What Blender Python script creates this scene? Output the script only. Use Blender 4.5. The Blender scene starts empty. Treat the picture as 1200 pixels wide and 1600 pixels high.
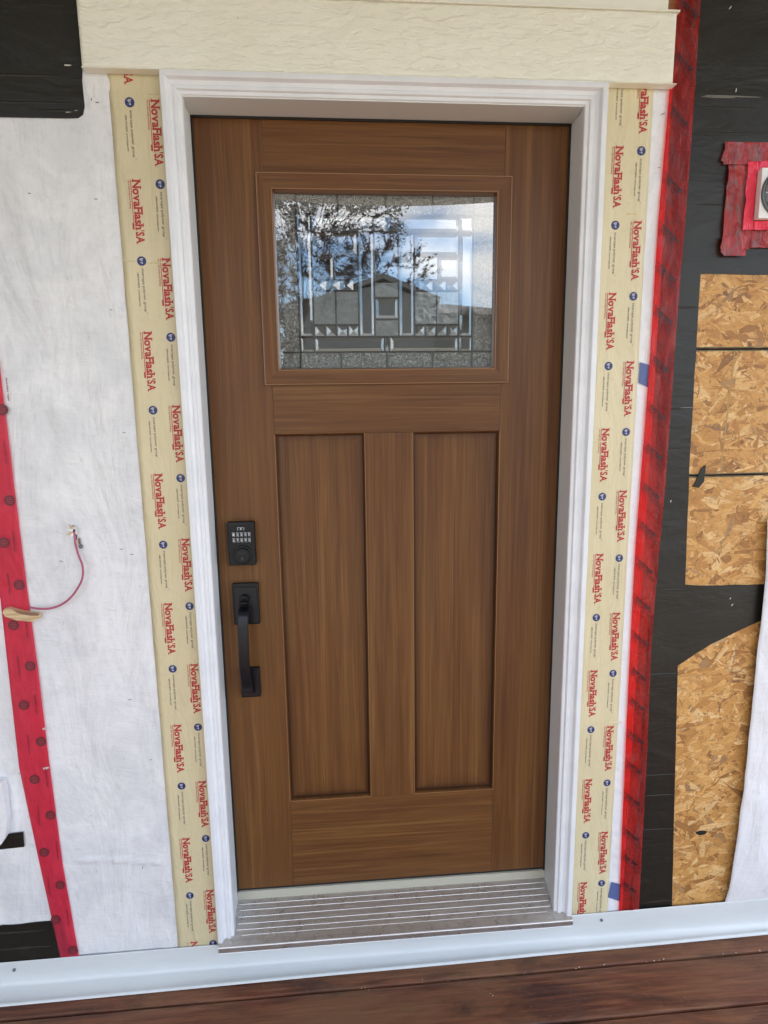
import bpy, bmesh, math, random
from mathutils import Vector, Matrix, noise
random.seed(7)
S = bpy.context.scene
COL = S.collection
RAD = math.radians

# ------------------------------------------------------------------ camera
F_PX = 949.667
CAM = Vector((-0.13598, -1.5671, 1.35934))
R = Matrix(((0.99677542, 0.07594666, 0.02590098),
            (-0.07922708, 0.98266152, 0.16762881),
            (-0.01272105, -0.16914033, 0.98550988)))      # columns: right, forward, up
cd = bpy.data.cameras.new('camera'); cam = bpy.data.objects.new('camera', cd); COL.objects.link(cam)
cd.sensor_fit = 'HORIZONTAL'; cd.sensor_width = 36; cd.lens = F_PX / 1200 * 36
cd.clip_start = 0.05; cd.clip_end = 3000
r_, f_, u_ = (R.col[0], R.col[1], R.col[2])
cam.matrix_world = Matrix(((r_[0], u_[0], -f_[0], CAM[0]), (r_[1], u_[1], -f_[1], CAM[1]),
                           (r_[2], u_[2], -f_[2], CAM[2]), (0, 0, 0, 1)))
S.camera = cam

# ------------------------------------------------------------------ sky and sun
SUN_EL, SUN_AZ = RAD(56), RAD(38)          # azimuth: from straight in front of the wall towards the right
world = bpy.data.worlds.new('World'); S.world = world; world.use_nodes = True
wn = world.node_tree; wn.nodes.clear()
sky = wn.nodes.new('ShaderNodeTexSky'); sky.sky_type = 'NISHITA'; sky.sun_disc = False
sky.sun_elevation = SUN_EL; sky.dust_density = 0.2; sky.ozone_density = 3.0
sun_dir = Vector((math.sin(SUN_AZ) * math.cos(SUN_EL), -math.cos(SUN_AZ) * math.cos(SUN_EL), math.sin(SUN_EL)))
sky.sun_rotation = math.atan2(sun_dir.x, sun_dir.y)
tc = wn.nodes.new('ShaderNodeTexCoord')
mp = wn.nodes.new('ShaderNodeMapping'); mp.inputs['Scale'].default_value = (1.0, 1.0, 2.6); mp.inputs['Location'].default_value = (1.37, 2.1, 0.53); mp.inputs['Rotation'].default_value = (0, 0, RAD(-11))
nz = wn.nodes.new('ShaderNodeTexNoise'); nz.inputs['Scale'].default_value = 2.2; nz.inputs['Detail'].default_value = 7; nz.inputs['Roughness'].default_value = 0.55
rp = wn.nodes.new('ShaderNodeValToRGB'); rp.color_ramp.elements[0].position = 0.47; rp.color_ramp.elements[1].position = 0.60
mx = wn.nodes.new('ShaderNodeMix'); mx.data_type = 'RGBA'
bg = wn.nodes.new('ShaderNodeBackground'); bg.inputs['Strength'].default_value = 0.15
wo = wn.nodes.new('ShaderNodeOutputWorld')
CLOUD = (11, 10.9, 10.8, 1)
wn.links.new(tc.outputs['Generated'], mp.inputs['Vector']); wn.links.new(mp.outputs[0], nz.inputs['Vector'])
wn.links.new(nz.outputs['Fac'], rp.inputs[0]); wn.links.new(rp.outputs[0], mx.inputs[0])
wn.links.new(sky.outputs[0], mx.inputs[6]); mx.inputs[7].default_value = CLOUD
wn.links.new(mx.outputs[2], bg.inputs[0]); wn.links.new(bg.outputs[0], wo.inputs[0])
sd = bpy.data.lights.new('sun', 'SUN'); sd.energy = 3.0; sd.angle = RAD(0.5); sd.color = (1, 0.95, 0.87)
so = bpy.data.objects.new('sun', sd); COL.objects.link(so); so.rotation_euler = (-sun_dir).to_track_quat('-Z', 'Y').to_euler()
S.view_settings.view_transform = 'Standard'; S.view_settings.look = 'None'; S.view_settings.gamma = 1
S.view_settings.use_curve_mapping = False
S.view_settings.exposure = 1.50
S.render.engine = 'CYCLES'
S.cycles.max_bounces = 10; S.cycles.transparent_max_bounces = 16; S.cycles.caustics_reflective = False; S.cycles.caustics_refractive = False

# ------------------------------------------------------------------ measuring helpers
def ray(x, y): return R @ Vector(((x - 600) / F_PX, 1, -(y - 800) / F_PX))
def U(x, y, Y=-0.075):                       # pixel of the photograph -> (x, z) on the vertical plane y = Y
    v = ray(x, y); t = (Y - CAM[1]) / v[1]; return (CAM[0] + t * v[0], CAM[2] + t * v[2])
def MIR(x, y, D):                            # a thing seen mirrored in the door glass, D metres in front of it
    X, Z = U(x, y, D); return Vector((X, -D, Z))

# ------------------------------------------------------------------ material helpers
def new_mat(name):
    m = bpy.data.materials.new(name); m.use_nodes = True
    nt = m.node_tree; b = nt.nodes['Principled BSDF']; return m, nt, b
def N(nt, t, **kw):
    n = nt.nodes.new(t)
    for k, v in kw.items():
        if k.startswith('i_'): n.inputs[k[2:].replace('_', ' ')].default_value = v
        else: setattr(n, k, v)
    return n
def coords(nt, scale=(1, 1, 1), loc=(0, 0, 0), kind='Object', rot=(0, 0, 0)):
    t = N(nt, 'ShaderNodeTexCoord'); m = N(nt, 'ShaderNodeMapping')
    m.inputs['Scale'].default_value = scale; m.inputs['Location'].default_value = loc; m.inputs['Rotation'].default_value = rot
    nt.links.new(t.outputs[kind], m.inputs[0]); return m.outputs[0]
def noise_n(nt, vec, scale, detail=4, rough=0.5, dist=0):
    n = N(nt, 'ShaderNodeTexNoise'); n.inputs['Scale'].default_value = scale; n.inputs['Detail'].default_value = detail
    n.inputs['Roughness'].default_value = rough; n.inputs['Distortion'].default_value = dist
    nt.links.new(vec, n.inputs['Vector']); return n.outputs['Fac']
def ramp(nt, fac, stops):
    r = N(nt, 'ShaderNodeValToRGB'); e = r.color_ramp.elements
    while len(e) < len(stops): e.new(0.5)
    for i, (p, c) in enumerate(stops):
        e[i].position = p; e[i].color = c if isinstance(c, tuple) and len(c) == 4 else (tuple(c) + (1,) if isinstance(c, tuple) else (c, c, c, 1))
    nt.links.new(fac, r.inputs[0]); return r.outputs[0]
def mix(nt, fac, a, b, blend='MIX'):
    m = N(nt, 'ShaderNodeMix'); m.data_type = 'RGBA'; m.blend_type = blend
    if isinstance(fac, (int, float)): m.inputs[0].default_value = fac
    else: nt.links.new(fac, m.inputs[0])
    for i, v in ((6, a), (7, b)):
        if isinstance(v, tuple): m.inputs[i].default_value = v if len(v) == 4 else v + (1,)
        else: nt.links.new(v, m.inputs[i])
    return m.outputs[2]
def math_n(nt, op, a, b=0.0, clamp=False):
    m = N(nt, 'ShaderNodeMath'); m.operation = op; m.use_clamp = clamp
    for i, v in ((0, a), (1, b)):
        if isinstance(v, (int, float)): m.inputs[i].default_value = v
        else: nt.links.new(v, m.inputs[i])
    return m.outputs[0]
def bump(nt, b, h, strength=0.5, dist=0.002, prev=None):
    n = N(nt, 'ShaderNodeBump'); n.inputs['Strength'].default_value = strength; n.inputs['Distance'].default_value = dist
    nt.links.new(h, n.inputs['Height'])
    if prev is not None: nt.links.new(prev, n.inputs['Normal'])
    if b is not None: nt.links.new(n.outputs[0], b.inputs['Normal'])
    return n.outputs[0]
def simple(name, col, rough=0.5, metal=0.0, spec=0.5):
    m, nt, b = new_mat(name); b.inputs['Base Color'].default_value = tuple(col) + (1,)
    b.inputs['Roughness'].default_value = rough; b.inputs['Metallic'].default_value = metal
    b.inputs['Specular IOR Level'].default_value = spec; return m

def wood_mat(name, axis):
    """stained wood-grain fibreglass; axis: 'x' or 'z' grain direction"""
    m, nt, b = new_mat(name)
    st = (1, 1, 0.035) if axis == 'z' else (0.035, 1, 1)
    st2 = (1, 1, 0.012) if axis == 'z' else (0.012, 1, 1)
    v1 = coords(nt, st); v2 = coords(nt, st2, (5, 2, 9)); v3 = coords(nt)
    g1 = noise_n(nt, v1, 95, 6, 0.6, 0.4); g2 = noise_n(nt, v2, 420, 3, 0.6); g3 = noise_n(nt, v1, 22, 3, 0.5, 0.8)
    big = noise_n(nt, v3, 3.0, 3, 0.5)
    c = ramp(nt, g1, [(0.28, (0.078, 0.031, 0.0105)), (0.50, (0.126, 0.053, 0.0180)), (0.72, (0.200, 0.093, 0.0315))])
    c = mix(nt, math_n(nt, 'MULTIPLY', ramp(nt, g3, [(0.35, 0.0), (0.65, 1.0)]), 0.40), c, (0.260, 0.125, 0.034))
    c = mix(nt, math_n(nt, 'MULTIPLY', ramp(nt, g2, [(0.38, 1.0), (0.55, 0.0)]), 0.40), c, (0.070, 0.031, 0.015))
    c = mix(nt, math_n(nt, 'MULTIPLY', ramp(nt, big, [(0.35, 0.0), (0.7, 1.0)]), 0.45), c, (0.145, 0.052, 0.017))
    # brushed stain left heavier along creases of the piece (follows an attribute painted on the mesh)
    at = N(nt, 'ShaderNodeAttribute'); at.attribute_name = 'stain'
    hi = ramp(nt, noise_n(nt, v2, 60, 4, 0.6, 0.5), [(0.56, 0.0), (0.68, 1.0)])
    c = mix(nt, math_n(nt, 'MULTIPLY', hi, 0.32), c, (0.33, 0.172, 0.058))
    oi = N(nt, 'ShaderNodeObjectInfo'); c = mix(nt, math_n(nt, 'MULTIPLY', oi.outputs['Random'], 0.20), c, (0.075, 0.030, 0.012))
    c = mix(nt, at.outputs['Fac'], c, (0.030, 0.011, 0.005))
    nt.links.new(c, b.inputs['Base Color'])
    b.inputs['Roughness'].default_value = 0.38
    b.inputs['Specular IOR Level'].default_value = 0.26
    h = math_n(nt, 'ADD', math_n(nt, 'MULTIPLY', g1, 0.5), g2)
    bump(nt, b, h, 0.25, 0.0006)
    return m
M = {}
M['wood_v'] = wood_mat('stained_wood_vertical', 'z'); M['wood_h'] = wood_mat('stained_wood_horizontal', 'x')
M['wood_edge'] = simple('rubbed_wood_edge', (0.27, 0.135, 0.055), 0.4)
M['dark_rubber'] = simple('weatherstrip_rubber', (0.012, 0.009, 0.007), 0.7)
M['black_metal'] = simple('matte_black_metal', (0.006, 0.006, 0.0065), 0.42, 0, 0.3)
M['black_metal2'] = simple('satin_black_grip', (0.007, 0.0075, 0.010), 0.33, 0, 0.35)
M['key'] = simple('keypad_key', (0.035, 0.036, 0.038), 0.35)
M['key_print'] = simple('keypad_print', (0.55, 0.57, 0.6), 0.4)

def trim_mat():
    m, nt, b = new_mat('white_primed_trim')
    v = coords(nt, (1, 1, 0.02)); g = noise_n(nt, v, 260, 4, 0.6)
    v2 = coords(nt); d = noise_n(nt, v2, 14, 5, 0.6)
    c = ramp(nt, d, [(0.3, (0.72, 0.735, 0.755)), (0.65, (0.80, 0.81, 0.825))])
    nt.links.new(c, b.inputs['Base Color']); b.inputs['Roughness'].default_value = 0.38
    bump(nt, b, g, 0.22, 0.0006); return m
M['trim'] = trim_mat()
M['jamb'] = simple('painted_jamb', (0.75, 0.78, 0.78), 0.45)
m, nt, b = new_mat('white_flashing_metal')
v = coords(nt, (0.3, 1, 1)); nt.links.new(ramp(nt, noise_n(nt, v, 9, 5, 0.6), [(0.3, (0.61, 0.635, 0.63)), (0.7, (0.69, 0.71, 0.70))]), b.inputs['Base Color'])
b.inputs['Roughness'].default_value = 0.33
bump(nt, b, noise_n(nt, v, 5, 2), 0.3, 0.003)
M['flashing'] = m
M['nailhead'] = simple('grey_fastener', (0.16, 0.17, 0.18), 0.5, 0.6)

def header_mat():
    m, nt, b = new_mat('cream_embossed_siding')
    v = coords(nt, (0.36, 1, 1)); v2 = coords(nt, (0.12, 1, 1), (2, 3, 1)); v3 = coords(nt)
    a = noise_n(nt, v, 70, 4, 0.55, 0.5); a2 = noise_n(nt, v2, 120, 4, 0.55, 0.6); f = noise_n(nt, v3, 400, 2)
    b.inputs['Roughness'].default_value = 0.55
    c = ramp(nt, noise_n(nt, v3, 6, 4), [(0.3, (0.85, 0.83, 0.70)), (0.7, (0.88, 0.865, 0.75))])
    vo = N(nt, 'ShaderNodeTexVoronoi'); vo.inputs['Scale'].default_value = 15; nt.links.new(v3, vo.inputs['Vector'])
    c = mix(nt, ramp(nt, vo.outputs['Distance'], [(0.02, 0.75), (0.028, 0.0)]), c, (0.22, 0.2, 0.16))
    nt.links.new(c, b.inputs['Base Color'])
    ar = ramp(nt, a, [(0.36, 0.0), (0.5, 0.75), (0.56, 1.0)])
    n1 = bump(nt, None, ar, 0.6, 0.0028)
    n2 = bump(nt, None, a2, 0.4, 0.0018, n1)
    bump(nt, b, f, 0.2, 0.0008, n2); return m
M['header'] = header_mat()
M['cream'] = simple('cream_smooth', (0.86, 0.845, 0.74), 0.45)

def wrap_mat(name, base=(0.81, 0.812, 0.81), dirt=0.6):
    m, nt, b = new_mat(name)
    v = coords(nt); vs = coords(nt, (1, 1, 0.35)); vh = coords(nt, (0.45, 1, 1.2), (4, 1, 2))
    d1 = ramp(nt, noise_n(nt, v, 7, 7, 0.65, 0.5), [(0.42, 0.0), (0.62, 1.0)])
    d2 = ramp(nt, noise_n(nt, v, 38, 6, 0.7), [(0.56, 0.0), (0.70, 1.0)])
    d3 = ramp(nt, noise_n(nt, vs, 90, 5, 0.7), [(0.63, 0.0), (0.72, 1.0)])
    c = mix(nt, math_n(nt, 'MULTIPLY', d1, dirt), base + (1,), (0.63, 0.645, 0.66, 1))
    c = mix(nt, math_n(nt, 'MULTIPLY', d2, 0.35), c, (0.56, 0.565, 0.56, 1))
    c = mix(nt, math_n(nt, 'MULTIPLY', d3, 0.45), c, (0.40, 0.40, 0.38, 1))
    nt.links.new(c, b.inputs['Base Color']); b.inputs['Roughness'].default_value = 0.5
    n1 = bump(nt, None, noise_n(nt, vs, 8, 4, 0.5, 0.5), 0.9, 0.023)
    n2 = bump(nt, None, noise_n(nt, vh, 30, 4, 0.6, 0.7), 0.42, 0.006, n1)
    bump(nt, b, noise_n(nt, v, 160, 4, 0.6), 0.25, 0.0015, n2); return m
M['wrap'] = wrap_mat('house_wrap_white'); M['wrap2'] = wrap_mat('house_wrap_clean', (0.81, 0.815, 0.83), 0.15)
M['blue_print'] = simple('blue_wrap_print', (0.09, 0.13, 0.30), 0.5)

def tape_mat():
    m, nt, b = new_mat('beige_flashing_paper')
    v = coords(nt); vv = coords(nt, (1, 1, 0.25))
    c = ramp(nt, noise_n(nt, v, 5, 4), [(0.3, (0.640, 0.555, 0.335)), (0.7, (0.700, 0.615, 0.390))])
    c = mix(nt, math_n(nt, 'MULTIPLY', ramp(nt, noise_n(nt, v, 60, 5, 0.7), [(0.55, 0.0), (0.75, 1.0)]), 0.22), c, (0.42, 0.37, 0.23))
    nt.links.new(c, b.inputs['Base Color']); b.inputs['Roughness'].default_value = 0.42
    n1 = bump(nt, None, noise_n(nt, vv, 16, 4, 0.55, 0.8), 0.8, 0.010)
    bump(nt, b, noise_n(nt, v, 140, 3), 0.15, 0.001, n1); return m
M['tape'] = tape_mat()
M['print_red'] = simple('red_ink', (0.46, 0.035, 0.035), 0.55)
M['print_grey'] = simple('dark_grey_ink', (0.13, 0.12, 0.115), 0.55)
M['print_blue'] = simple('navy_ink', (0.022, 0.035, 0.16), 0.5)
M['print_white'] = simple('pale_ink', (0.62, 0.60, 0.52), 0.5)
M['print_black'] = simple('black_ink', (0.03, 0.012, 0.014), 0.5)

def red_mat(name, col, trans, tint, gloss=0.28, crin=0.7, glare_tint=0.0):
    m, nt, b = new_mat(name)
    v = coords(nt); vs = coords(nt, (1, 1, 0.25))
    c = ramp(nt, noise_n(nt, v, 12, 5, 0.6), [(0.35, col), (0.7, tuple(min(1, k * 1.25) for k in col))])
    b.inputs['Roughness'].default_value = gloss
    if glare_tint:                                              # pale glare of the crinkles, mixed into the film colour
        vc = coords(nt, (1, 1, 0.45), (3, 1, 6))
        c = mix(nt, math_n(nt, 'MULTIPLY', ramp(nt, noise_n(nt, vc, 24, 5, 0.6, 2.0), [(0.50, 0.0), (0.62, 1.0)]), glare_tint), c, (0.30, 0.17, 0.18))
    nt.links.new(c, b.inputs['Base Color'])
    n1 = bump(nt, None, noise_n(nt, vs, 30, 5, 0.65, 2.0), crin, 0.012 if crin > 0.5 else 0.006)
    n2 = bump(nt, b, noise_n(nt, v, 150, 3, 0.6, 1.0), crin * 0.6, 0.0015, n1)
    if trans > 0:
        t = N(nt, 'ShaderNodeBsdfTransparent'); t.inputs[0].default_value = tint
        ms = N(nt, 'ShaderNodeMixShader')
        f = math_n(nt, 'MULTIPLY', ramp(nt, noise_n(nt, vs, 26, 4, 0.6, 1.5), [(0.35, 0.72), (0.62, 1.0)]), trans)
        nt.links.new(f, ms.inputs[0])
        nt.links.new(b.outputs[0], ms.inputs[1]); nt.links.new(t.outputs[0], ms.inputs[2])
        nt.links.new(ms.outputs[0], nt.nodes['Material Output'].inputs[0])
    return m
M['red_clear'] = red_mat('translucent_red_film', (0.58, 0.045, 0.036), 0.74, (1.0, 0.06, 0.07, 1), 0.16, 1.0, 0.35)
M['red_left'] = red_mat('red_sheathing_tape', (0.60, 0.045, 0.085), 0.5, (0.95, 0.10, 0.17, 1), 0.4, 0.18)
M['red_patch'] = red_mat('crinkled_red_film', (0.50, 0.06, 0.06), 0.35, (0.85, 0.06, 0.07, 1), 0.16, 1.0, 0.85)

def membrane_mat():
    m, nt, b = new_mat('black_peel_and_stick')
    v = coords(nt); vh = coords(nt, (0.45, 1, 1.2))
    c = ramp(nt, noise_n(nt, v, 4, 5, 0.6), [(0.3, (0.009, 0.008, 0.0055)), (0.7, (0.017, 0.015, 0.0105))])
    b.inputs['Specular IOR Level'].default_value = 0.38
    c = mix(nt, math_n(nt, 'MULTIPLY', ramp(nt, noise_n(nt, vh, 34, 6, 0.7, 0.4), [(0.60, 0.0), (0.78, 1.0)]), 0.30), c, (0.09, 0.085, 0.07))
    c = mix(nt, math_n(nt, 'MULTIPLY', ramp(nt, noise_n(nt, v, 150, 3, 0.7), [(0.68, 0.0), (0.76, 1.0)]), 0.30), c, (0.20, 0.19, 0.17))
    nt.links.new(c, b.inputs['Base Color']); b.inputs['Roughness'].default_value = 0.42
    n1 = bump(nt, None, noise_n(nt, vh, 9, 4, 0.55, 0.5), 0.6, 0.009)
    bump(nt, b, noise_n(nt, v, 220, 3), 0.2, 0.0008, n1); return m
M['membrane'] = membrane_mat()
M['scuff'] = simple('pale_scuff', (0.17, 0.165, 0.14), 0.5)

def osb_mat(name, flake):
    m, nt, b = new_mat(name)
    if flake:
        g = N(nt, 'ShaderNodeNewGeometry')
        uv = N(nt, 'ShaderNodeTexCoord'); mp = N(nt, 'ShaderNodeMapping'); mp.inputs['Scale'].default_value = (6, 260, 1)
        nt.links.new(uv.outputs['UV'], mp.inputs[0])
        add = N(nt, 'ShaderNodeVectorMath'); add.operation = 'ADD'; nt.links.new(mp.outputs[0], add.inputs[0])
        sc = N(nt, 'ShaderNodeVectorMath'); sc.operation = 'SCALE'; sc.inputs['Scale'].default_value = 60
        cb = N(nt, 'ShaderNodeCombineXYZ'); nt.links.new(g.outputs['Random Per Island'], cb.inputs[2]); nt.links.new(cb.outputs[0], sc.inputs[0])
        nt.links.new(sc.outputs[0], add.inputs[1])
        gr = noise_n(nt, add.outputs[0], 1.0, 5, 0.6, 0.3)
        c = ramp(nt, g.outputs['Random Per Island'], [(0.0, (0.26, 0.11, 0.03)), (0.15, (0.46, 0.21, 0.050)), (0.45, (0.62, 0.32, 0.088)), (0.75, (0.70, 0.39, 0.125)), (0.93, (0.82, 0.55, 0.25)), (1.0, (0.18, 0.075, 0.03))])
        c = mix(nt, math_n(nt, 'MULTIPLY', ramp(nt, gr, [(0.35, 1.0), (0.6, 0.0)]), 0.5), c, (0.38, 0.18, 0.05))
        v = coords(nt)
        c = mix(nt, math_n(nt, 'MULTIPLY', ramp(nt, noise_n(nt, v, 60, 6, 0.75, 1.5), [(0.55, 0.0), (0.64, 1.0)]), 0.65), c, (0.12, 0.05, 0.02))
        bump(nt, b, gr, 0.5, 0.0015)
    else:
        v = coords(nt, (1, 1, 2)); c = ramp(nt, noise_n(nt, v, 60, 6, 0.7, 1.0), [(0.35, (0.14, 0.065, 0.028)), (0.6, (0.40, 0.22, 0.09))])
    nt.links.new(c, b.inputs['Base Color']); b.inputs['Roughness'].default_value = 0.6
    return m
M['osb'] = osb_mat('osb_board_core', False); M['flake'] = osb_mat('osb_strands', True)
M['green_line'] = simple('green_seam_edge', (0.075, 0.10, 0.06), 0.6)
M['gap'] = simple('dark_gap', (0.012, 0.010, 0.008), 0.9)

def deck_mat():
    m, nt, b = new_mat('red_brown_stained_deck')
    oi = N(nt, 'ShaderNodeObjectInfo')
    v = coords(nt, (0.05, 1, 1)); v2 = coords(nt); vg = coords(nt, (0.25, 1, 1), (3, 1, 4))
    g = noise_n(nt, v, 110, 6, 0.65, 0.6); big = noise_n(nt, vg, 7, 5, 0.6, 0.8)
    c = ramp(nt, g, [(0.32, (0.060, 0.019, 0.011)), (0.52, (0.160, 0.052, 0.027)), (0.70, (0.27, 0.108, 0.052))])
    c = mix(nt, math_n(nt, 'MULTIPLY', ramp(nt, big, [(0.40, 0.0), (0.62, 1.0)]), 0.65), c, (0.24, 0.125, 0.060))
    c = mix(nt, math_n(nt, 'MULTIPLY', ramp(nt, noise_n(nt, vg, 13, 5, 0.6, 1.0), [(0.50, 0.0), (0.68, 1.0)]), 0.7), c, (0.040, 0.022, 0.018))
    c = mix(nt, math_n(nt, 'MULTIPLY', ramp(nt, noise_n(nt, v2, 30, 7, 0.75, 2.5), [(0.58, 0.0), (0.66, 1.0)]), 0.28), c, (0.20, 0.155, 0.125))
    b.inputs['Specular IOR Level'].default_value = 0.3
    nt.links.new(c, b.inputs['Base Color'])
    nt.links.new(ramp(nt, big, [(0.3, 0.42), (0.7, 0.62)]), b.inputs['Roughness'])
    bump(nt, b, g, 0.4, 0.0015); return m
M['deck'] = deck_mat()
M['ridge'] = simple('bright_ridge', (0.72, 0.70, 0.68), 0.4, 0.4)
def alu_mat():
    m, nt, b = new_mat('anodised_sill')
    v = coords(nt, (0.02, 1, 1)); v2 = coords(nt)
    c = ramp(nt, noise_n(nt, v, 300, 4), [(0.3, (0.56, 0.54, 0.51)), (0.7, (0.70, 0.68, 0.655))])
    c = mix(nt, math_n(nt, 'MULTIPLY', ramp(nt, noise_n(nt, v2, 45, 6, 0.7), [(0.5, 0.0), (0.7, 1.0)]), 0.4), c, (0.33, 0.30, 0.28))
    nt.links.new(c, b.inputs['Base Color']); b.inputs['Metallic'].default_value = 0.85
    nt.links.new(ramp(nt, noise_n(nt, v2, 30, 5, 0.7), [(0.3, 0.22), (0.7, 0.42)]), b.inputs['Roughness'])
    bump(nt, b, noise_n(nt, v2, 500, 2), 0.1, 0.0004); return m
M['alu'] = alu_mat()
M['threshold'] = simple('beige_threshold', (0.50, 0.475, 0.38), 0.5)

# glass
def thin_glass(name, ior, tint, rough=0.0, bmp=None, body=0.0, bodycol=(0.3, 0.3, 0.3)):
    m = bpy.data.materials.new(name); m.use_nodes = True; nt = m.node_tree; nt.nodes.remove(nt.nodes['Principled BSDF'])
    out = nt.nodes['Material Output']
    fr = N(nt, 'ShaderNodeFresnel'); fr.inputs[0].default_value = ior
    tr = N(nt, 'ShaderNodeBsdfTransparent'); tr.inputs[0].default_value = tint + (1,)
    gl = N(nt, 'ShaderNodeBsdfGlossy'); gl.inputs['Roughness'].default_value = rough; gl.inputs['Color'].default_value = (1, 1, 1, 1)
    ms = N(nt, 'ShaderNodeMixShader')
    base = tr.outputs[0]
    if bmp:
        v = coords(nt, bmp[2] if len(bmp) > 2 else (1, 1, 1)); nn = bump(nt, None, noise_n(nt, v, bmp[0], 3, 0.6, 0.8), 1.0, bmp[1])
        nt.links.new(nn, gl.inputs['Normal']); nt.links.new(nn, fr.inputs['Normal'])
    if body > 0:
        df = N(nt, 'ShaderNodeBsdfDiffuse'); df.inputs[0].default_value = bodycol + (1,)
        tl = N(nt, 'ShaderNodeBsdfTranslucent'); tl.inputs[0].default_value = bodycol + (1,)
        a = N(nt, 'ShaderNodeAddShader'); nt.links.new(df.outputs[0], a.inputs[0]); nt.links.new(tl.outputs[0], a.inputs[1])
        if bmp: nt.links.new(nn, df.inputs['Normal'])
        m2 = N(nt, 'ShaderNodeMixShader'); m2.inputs[0].default_value = body
        if bmp:
            k = bmp[3] if len(bmp) > 3 else 0.35
            vv_ = coords(nt, (1, 1, 1), (1, 5, 2)); nt.links.new(ramp(nt, noise_n(nt, vv_, bmp[0] * 1.3, 4, 0.7, 1.5), [(0.40, body * (1 - k)), (0.62, min(0.95, body * (1 + k)))]), m2.inputs[0])
        nt.links.new(base, m2.inputs[1]); nt.links.new(a.outputs[0], m2.inputs[2]); base = m2.outputs[0]
    nt.links.new(fr.outputs[0], ms.inputs[0]); nt.links.new(base, ms.inputs[1]); nt.links.new(gl.outputs[0], ms.inputs[2])
    nt.links.new(ms.outputs[0], out.inputs[0]); return m
M['pane'] = thin_glass('clear_insulated_pane', 2.15, (0.95, 0.97, 0.96))
M['granite'] = thin_glass('granite_texture_glass', 3.0, (0.7, 0.72, 0.70), 0.04, (150, 0.012, (1, 1, 1), 0.85), 0.48, (0.40, 0.41, 0.37))
M['seedy'] = thin_glass('frosted_grey_glass', 1.9, (0.6, 0.62, 0.6), 0.12, (40, 0.001, (1, 1, 1), 0.12), 0.55, (0.27, 0.28, 0.265))
M['bevel'] = thin_glass('bevelled_clear_glass', 2.3, (0.85, 0.87, 0.86), 0.01, None)
M['came'] = simple('lead_came', (0.045, 0.045, 0.043), 0.35, 0.3)
M['room'] = simple('interior_paint', (0.42, 0.41, 0.39), 0.7)
M['ceiling'] = simple('porch_ceiling', (0.50, 0.50, 0.44), 0.6)
M['wing'] = simple('grey_siding', (0.30, 0.29, 0.27), 0.7)
M['post'] = simple('white_post', (0.7, 0.7, 0.68), 0.5)
M['white_plastic'] = simple('white_block', (0.82, 0.82, 0.80), 0.45)
M['chrome'] = simple('polished_chrome', (0.62, 0.64, 0.66), 0.10, 1.0)
M['dark_metal'] = simple('dark_recess', (0.03, 0.03, 0.03), 0.4, 0.5)
M['wire'] = simple('mauve_bell_wire', (0.42, 0.095, 0.17), 0.45)
m, nt, b = new_mat('cedar_shim'); v = coords(nt, (0.1, 1, 1))
nt.links.new(ramp(nt, noise_n(nt, v, 220, 4), [(0.35, (0.48, 0.33, 0.17)), (0.65, (0.72, 0.56, 0.33))]), b.inputs['Base Color']); b.inputs['Roughness'].default_value = 0.6
M['shim'] = m
M['shim_dark'] = simple('torn_brown_label', (0.23, 0.12, 0.075), 0.6)
M['chip'] = simple('pale_wood_chip', (0.62, 0.52, 0.38), 0.7)

# ------------------------------------------------------------------ object helpers
def tag(o, label=None, cat=None, group=None, kind=None):
    if label: o['label'] = label
    if cat: o['category'] = cat
    if group: o['group'] = group
    if kind: o['kind'] = kind
    return o
def empty(name, loc=(0, 0, 0), label=None, cat=None, group=None, kind=None):
    o = bpy.data.objects.new(name, None); COL.objects.link(o); o.location = loc; o.empty_display_size = 0.1
    return tag(o, label, cat, group, kind)
def link(name, me, mat=None, parent=None, smooth=False):
    o = bpy.data.objects.new(name, me); COL.objects.link(o)
    if mat is not None and not me.materials: me.materials.append(mat)
    if parent is not None:
        o.parent = parent; w = Vector((0, 0, 0))
        if parent.type == 'EMPTY':                          # meshes carry world coordinates, so only Empties offset them
            p = parent
            while p is not None: w += Vector(p.location); p = p.parent
        o.matrix_parent_inverse = Matrix.Translation(-w)
    if smooth:
        for p in me.polygons: p.use_smooth = True
    return o
def from_bm(name, bm, mat=None, parent=None, smooth=False):
    bmesh.ops.recalc_face_normals(bm, faces=bm.faces)
    me = bpy.data.meshes.new(name); bm.to_mesh(me); bm.free(); return link(name, me, mat, parent, smooth)
def box_bm(bm, x0, x1, y0, y1, z0, z1, bev=0.0):
    v = [bm.verts.new(c) for c in ((x0, y0, z0), (x1, y0, z0), (x1, y1, z0), (x0, y1, z0), (x0, y0, z1), (x1, y0, z1), (x1, y1, z1), (x0, y1, z1))]
    fs = [bm.faces.new([v[i] for i in q]) for q in ((0, 1, 5, 4), (1, 2, 6, 5), (2, 3, 7, 6), (3, 0, 4, 7), (4, 5, 6, 7), (3, 2, 1, 0))]
    if bev > 0:
        es = list({e for f in fs for e in f.edges})
        bmesh.ops.bevel(bm, geom=es, offset=bev, segments=2, profile=0.7, affect='EDGES')
def box(name, x0, x1, y0, y1, z0, z1, mat, parent=None, bev=0.0):
    bm = bmesh.new(); box_bm(bm, x0, x1, y0, y1, z0, z1, bev); return from_bm(name, bm, mat, parent)
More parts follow.
